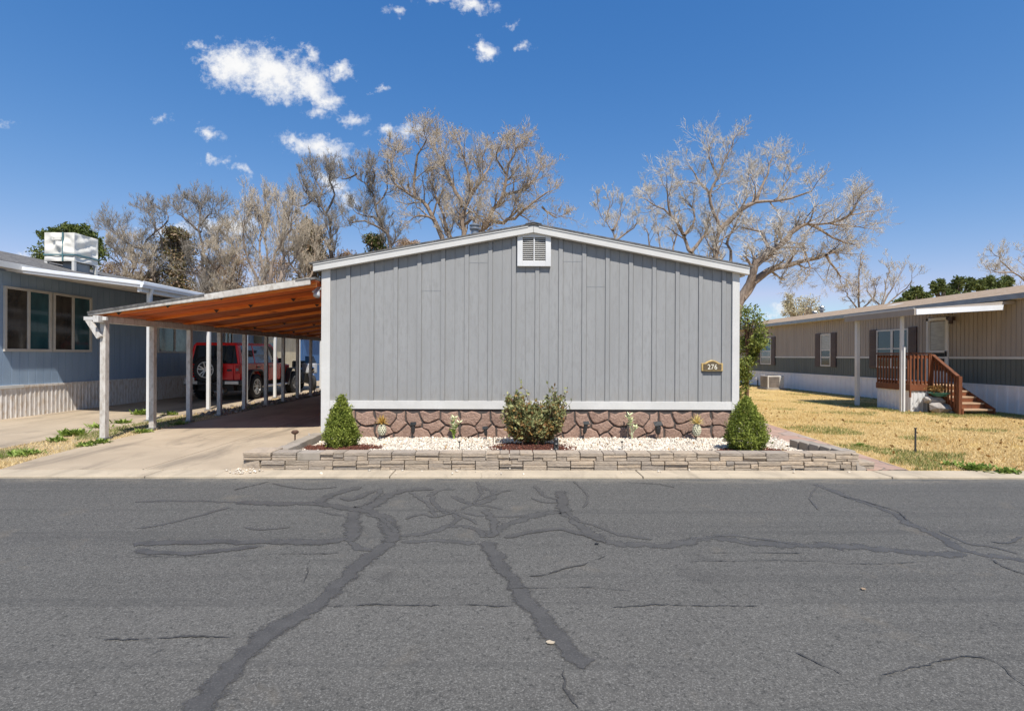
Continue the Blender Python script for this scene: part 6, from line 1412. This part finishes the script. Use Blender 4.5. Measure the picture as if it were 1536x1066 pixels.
for i, (bl, lab) in enumerate((([(1374, 438, 7, 9), (1362, 446, 8, 9), (1388, 446, 9, 9), (1374, 452, 18, 10), (1350, 454, 8, 6), (1375, 480, 24, 26)], 'low dark evergreen at the left of the clump above the brown roof'), ([(1402, 432, 5, 13), (1412, 428, 5, 12), (1424, 436, 9, 9), (1440, 426, 8, 12), (1456, 428, 8, 12), (1430, 446, 26, 12), (1430, 475, 40, 36)], 'middle evergreen of the clump above the brown roof'), ([(1470, 428, 8, 13), (1484, 424, 7, 14), (1497, 430, 8, 11), (1512, 424, 9, 14), (1488, 442, 24, 12), (1492, 472, 36, 40)], 'right hand evergreen of the clump above the brown roof'))):
    foliage_tree('evergreen_shrub', lab, 33+i, bl, 'hedge_leaf', 64+i, 7500, .16, 'evergreens above the brown roof', cat='tree')

# ------------------------------------------------------------------ grass and weeds
def blades(name, pts, h, w, m, label, lean=.5, seed=1, kind='stuff', parent=None, zb=-.012):
    r = np.random.default_rng(seed); n = len(pts); a = r.uniform(0, 2*np.pi, n); hh = h*(r.uniform(.45, 1.15, n))*(np.ones(n))
    base = np.column_stack([pts, np.full(n, zb-.004)]); d = np.column_stack([np.cos(a), np.sin(a), np.zeros(n)]); l = r.uniform(.1, 1, n)[:, None]*lean*hh[:, None]
    b = r.uniform(0, 2*np.pi, n); dd = np.column_stack([np.cos(b), np.sin(b), np.zeros(n)])*l
    tri = np.stack([base-d*w/2, base+d*w/2, base+dd+np.column_stack([np.zeros(n), np.zeros(n), hh])], 1)
    o = np_mesh(name, tri, 3, m, parent)
    if label: tag(o, label, 'grass', kind=kind)
    return o
r = np.random.default_rng(77)
def lawn_pts(n, y0, y1):
    u = r.uniform(size=n*3); y = 1/(1/y0-(1/y0-1/y1)*u); x = r.uniform(4.9, 15, n*3)*1.0
    ok = (x > 5.30+.115*np.clip(y-6.5, 0, 5)) & ((x < 13.2) | (y < 9.5)) & (x < 1.08*y+1.6); ok &= ~((x > 11) & (x < 12.7) & (y > 13) & (y < 15.3))
    return np.column_stack([x[ok], y[ok]])[:n]
from mathutils import noise as mn
pt = lawn_pts(120000, 6.55, 27)
ex = []
for _ in range(9000):
    y = 1/(1/9.4-(1/9.4-1/29.)*r.uniform()); ex.append((13.22-abs(r.normal())*.16, y))
for _ in range(5000): ex.append((r.uniform(10.9, 13.2), 12.95+.28*r.normal()))
for _ in range(1500): ex.append((10.95-abs(r.normal())*.25, r.uniform(13.2, 15.6)))
pt = np.concatenate([pt, np.array(ex)])
gv_ = np.array([mn.noise(Vector((a*.55, b*.8, 3.1)))+.5*mn.noise(Vector((a*1.7, b*2.1, 7.7))) for a, b in pt])
nearp = np.clip((9.5-pt[:, 1])/3.0, 0, 1); skirt = (pt[:, 0] > 12.85) | (np.arange(len(pt)) >= len(pt)-6500) | ((pt[:, 0] > 10.4) & (pt[:, 1] > 12.4) & (pt[:, 1] < 16.2) & (gv_ > -.25)); green = ((gv_ > .34-.34*nearp) | skirt) & (r.uniform(size=len(pt)) < .68); bare = (gv_ < -.42) & (r.uniform(size=len(pt)) < .8)
blades('dry_lawn_grass', pt[~green & ~bare], .045, .0085, 'dry_grass', 'short straw yellow dormant grass of the right lawn', 1.1, 1)
blades('green_lawn_grass', pt[green], .06, .009, 'green_grass', 'patches of greening grass in the right lawn and along the white skirting', .9, 2)
def strip_pts(n):
    y = 6.6+14*r.uniform(size=n)**2.0; x = r.uniform(-7.64, -6.3, n); ok = x < np.interp(y, [6.53, 7.2, 8.2, 9.2, 40], [-6.28, -6.43, -6.55, -6.59, -6.59])
    return np.column_stack([x[ok], y[ok]])
pt = strip_pts(16000); g2 = np.array([mn.noise(Vector((a*1.6, b*.9, 1.3))) for a, b in pt]); gr = (g2 > .12)
blades('dry_strip_grass', pt[~gr], .05, .008, 'dry_grass', 'straw coloured dead grass on the strip between the driveways', 1.1, 3)
blades('green_strip_grass', pt[gr], .075, .009, 'green_grass', 'thin green grass on the strip between the driveways', .9, 4)
def weed(u, v, n, s, label, seed, group):
    p = atz(u, v, 0); rr = np.random.default_rng(seed); t = empty('weed', (p.x, p.y, -.012), label, 'weed', group); Q = []; 
    P = []
    for i in range(n):
        a = rr.uniform(0, 6.28); e = rr.uniform(.25, 1.1); L = s*rr.uniform(.6, 1.2); b = np.array([p.x+s*.9*rr.normal()*.6, p.y+s*.5*rr.normal()*.6, -.012]); d = np.array([math.cos(a)*math.cos(e), math.sin(a)*math.cos(e), math.sin(e)])
        w = np.cross(d, [0, 0, 1.]); w /= np.linalg.norm(w); w *= s*.14
        P.append([b, b+d*L*.55+w, b+d*L-np.array([0, 0, L*.12]), b+d*L*.55-w])
    np_mesh('leaves', np.array(P), 4, 'weed_leaf', t)
    return t
for i, (u, v, n, s, lab) in enumerate(((108, 652, 170, .17, 'leafy green weed clump left of the first carport post'), (85, 661, 90, .13, 'low green weed in front of the leafy clump by the first carport post'), (30, 683, 80, .13, 'green weed in the dry strip near the kerb at the left edge'), (48, 680, 60, .11, 'small green weed beside the one near the kerb'), (150, 641, 80, .14, 'green weed behind the first carport post'), (183, 634, 90, .14, 'green weed midway between the first two carport posts'), (214, 621, 130, .18, 'tall leafy weed just left of the second carport post'), (147, 664, 120, .12, 'green tuft at the foot of the first carport post'), (128, 668, 90, .11, 'green tuft along the driveway edge near the first post'), (215, 648, 110, .12, 'green tuft at the driveway edge by the second carport post'), (268, 636, 90, .12, 'green tuft by the third carport post'), (255, 622, 80, .14, 'green weed behind the strip between second and third posts'))):
    weed(u, v, n, s, lab, 100+i, 'weeds in the strip between the driveways')
for i, (u, v, n, s, lab) in enumerate(((1462, 703, 130, .13, 'green weed tuft near the kerb right of the path'), (1512, 708, 90, .12, 'green weed tuft by the kerb at the right edge'), (1425, 697, 70, .11, 'low green tuft in the lawn left of the kerb weed'), (1290, 668, 70, .09, 'small green tuft beside the path edge'), (1226, 672, 60, .08, 'bright weed between the blocks of the right return'))):
    weed(u, v, n, s, lab, 200+i, 'weeds at the lawn edge')
LP = [(5.6+6.5*r.uniform(), 6.6+8*r.uniform()**1.5, .012) for _ in range(900)]
leaves('lawn_litter', [p for p in LP if p[0] > 5.35+.115*min(5, p[1]-6.5)], .045, 'leaf_litter', None, .6, seed=9); tag(bpy.data.objects['lawn_litter'], 'brown leaf scraps lying in the dry lawn', 'leaf litter', kind='stuff')
# rocks along the carport strip
C = []; 
for _ in range(1300):
    y = 12.3+9*r.uniform(); C.append((r.uniform(-7.62, -6.6) if r.uniform() < .7 else r.uniform(-6.9, -6.6), y, 0))
C = np.array(C); np_shapes('rock_edging', ICO[0], ICO[1], C, r.lognormal(-3.5, .45, (len(C), 1)).clip(.012, .09)*r.uniform(.6, 1.2, (len(C), 3)), rand_rot(len(C), r), 'rock'); tag(bpy.data.objects['rock_edging'], 'brown and grey stones along the carport posts', 'stones', kind='stuff')
# bits on the asphalt
def flat_bit(u, v, s, m, name, label, cat, seed):
    p = atz(u, v, -.022); rr = random.Random(seed); mb = MB(); P = [(p.x+s*math.cos(i*.785)*rr.uniform(.6, 1.2), p.y+s*.7*math.sin(i*.785)*rr.uniform(.6, 1.2), p.z) for i in range(8)]
    mb.prism(P, (0, 0, .005)); tag(mb.build(name, m), label, cat)
flat_bit(1295, 883, .018, 'dry_leaf', 'dead_leaf', 'single tan dead leaf on the asphalt at the right', 'leaf', 1)
flat_bit(825, 963, .022, 'kerb_concrete', 'gravel_chip', 'pinkish chip on the end of the dark tar band', 'chip', 2)
flat_bit(895, 815, .022, 'black_plastic', 'tar_lump', 'small black tar lump on the road right of the tar junction', 'lump', 3)

# final placing of whole things, measured against the exact camera
for o in list(COL.objects):
    if o.parent or 'label' not in o: continue
    n = o.name.split('.')[0]; L_ = o['label']
    if n in ('porch', 'porch_roof', 'stone_pile', 'planter_bowl'): o.location.y -= .19
    elif n in ('rooftop_cooler', 'storage_shed', 'outbuilding') or (n == 'mobile_home' and 'blue' in L_): o.location.x += .15
    elif n == 'patio_awning': o.location.x += .09
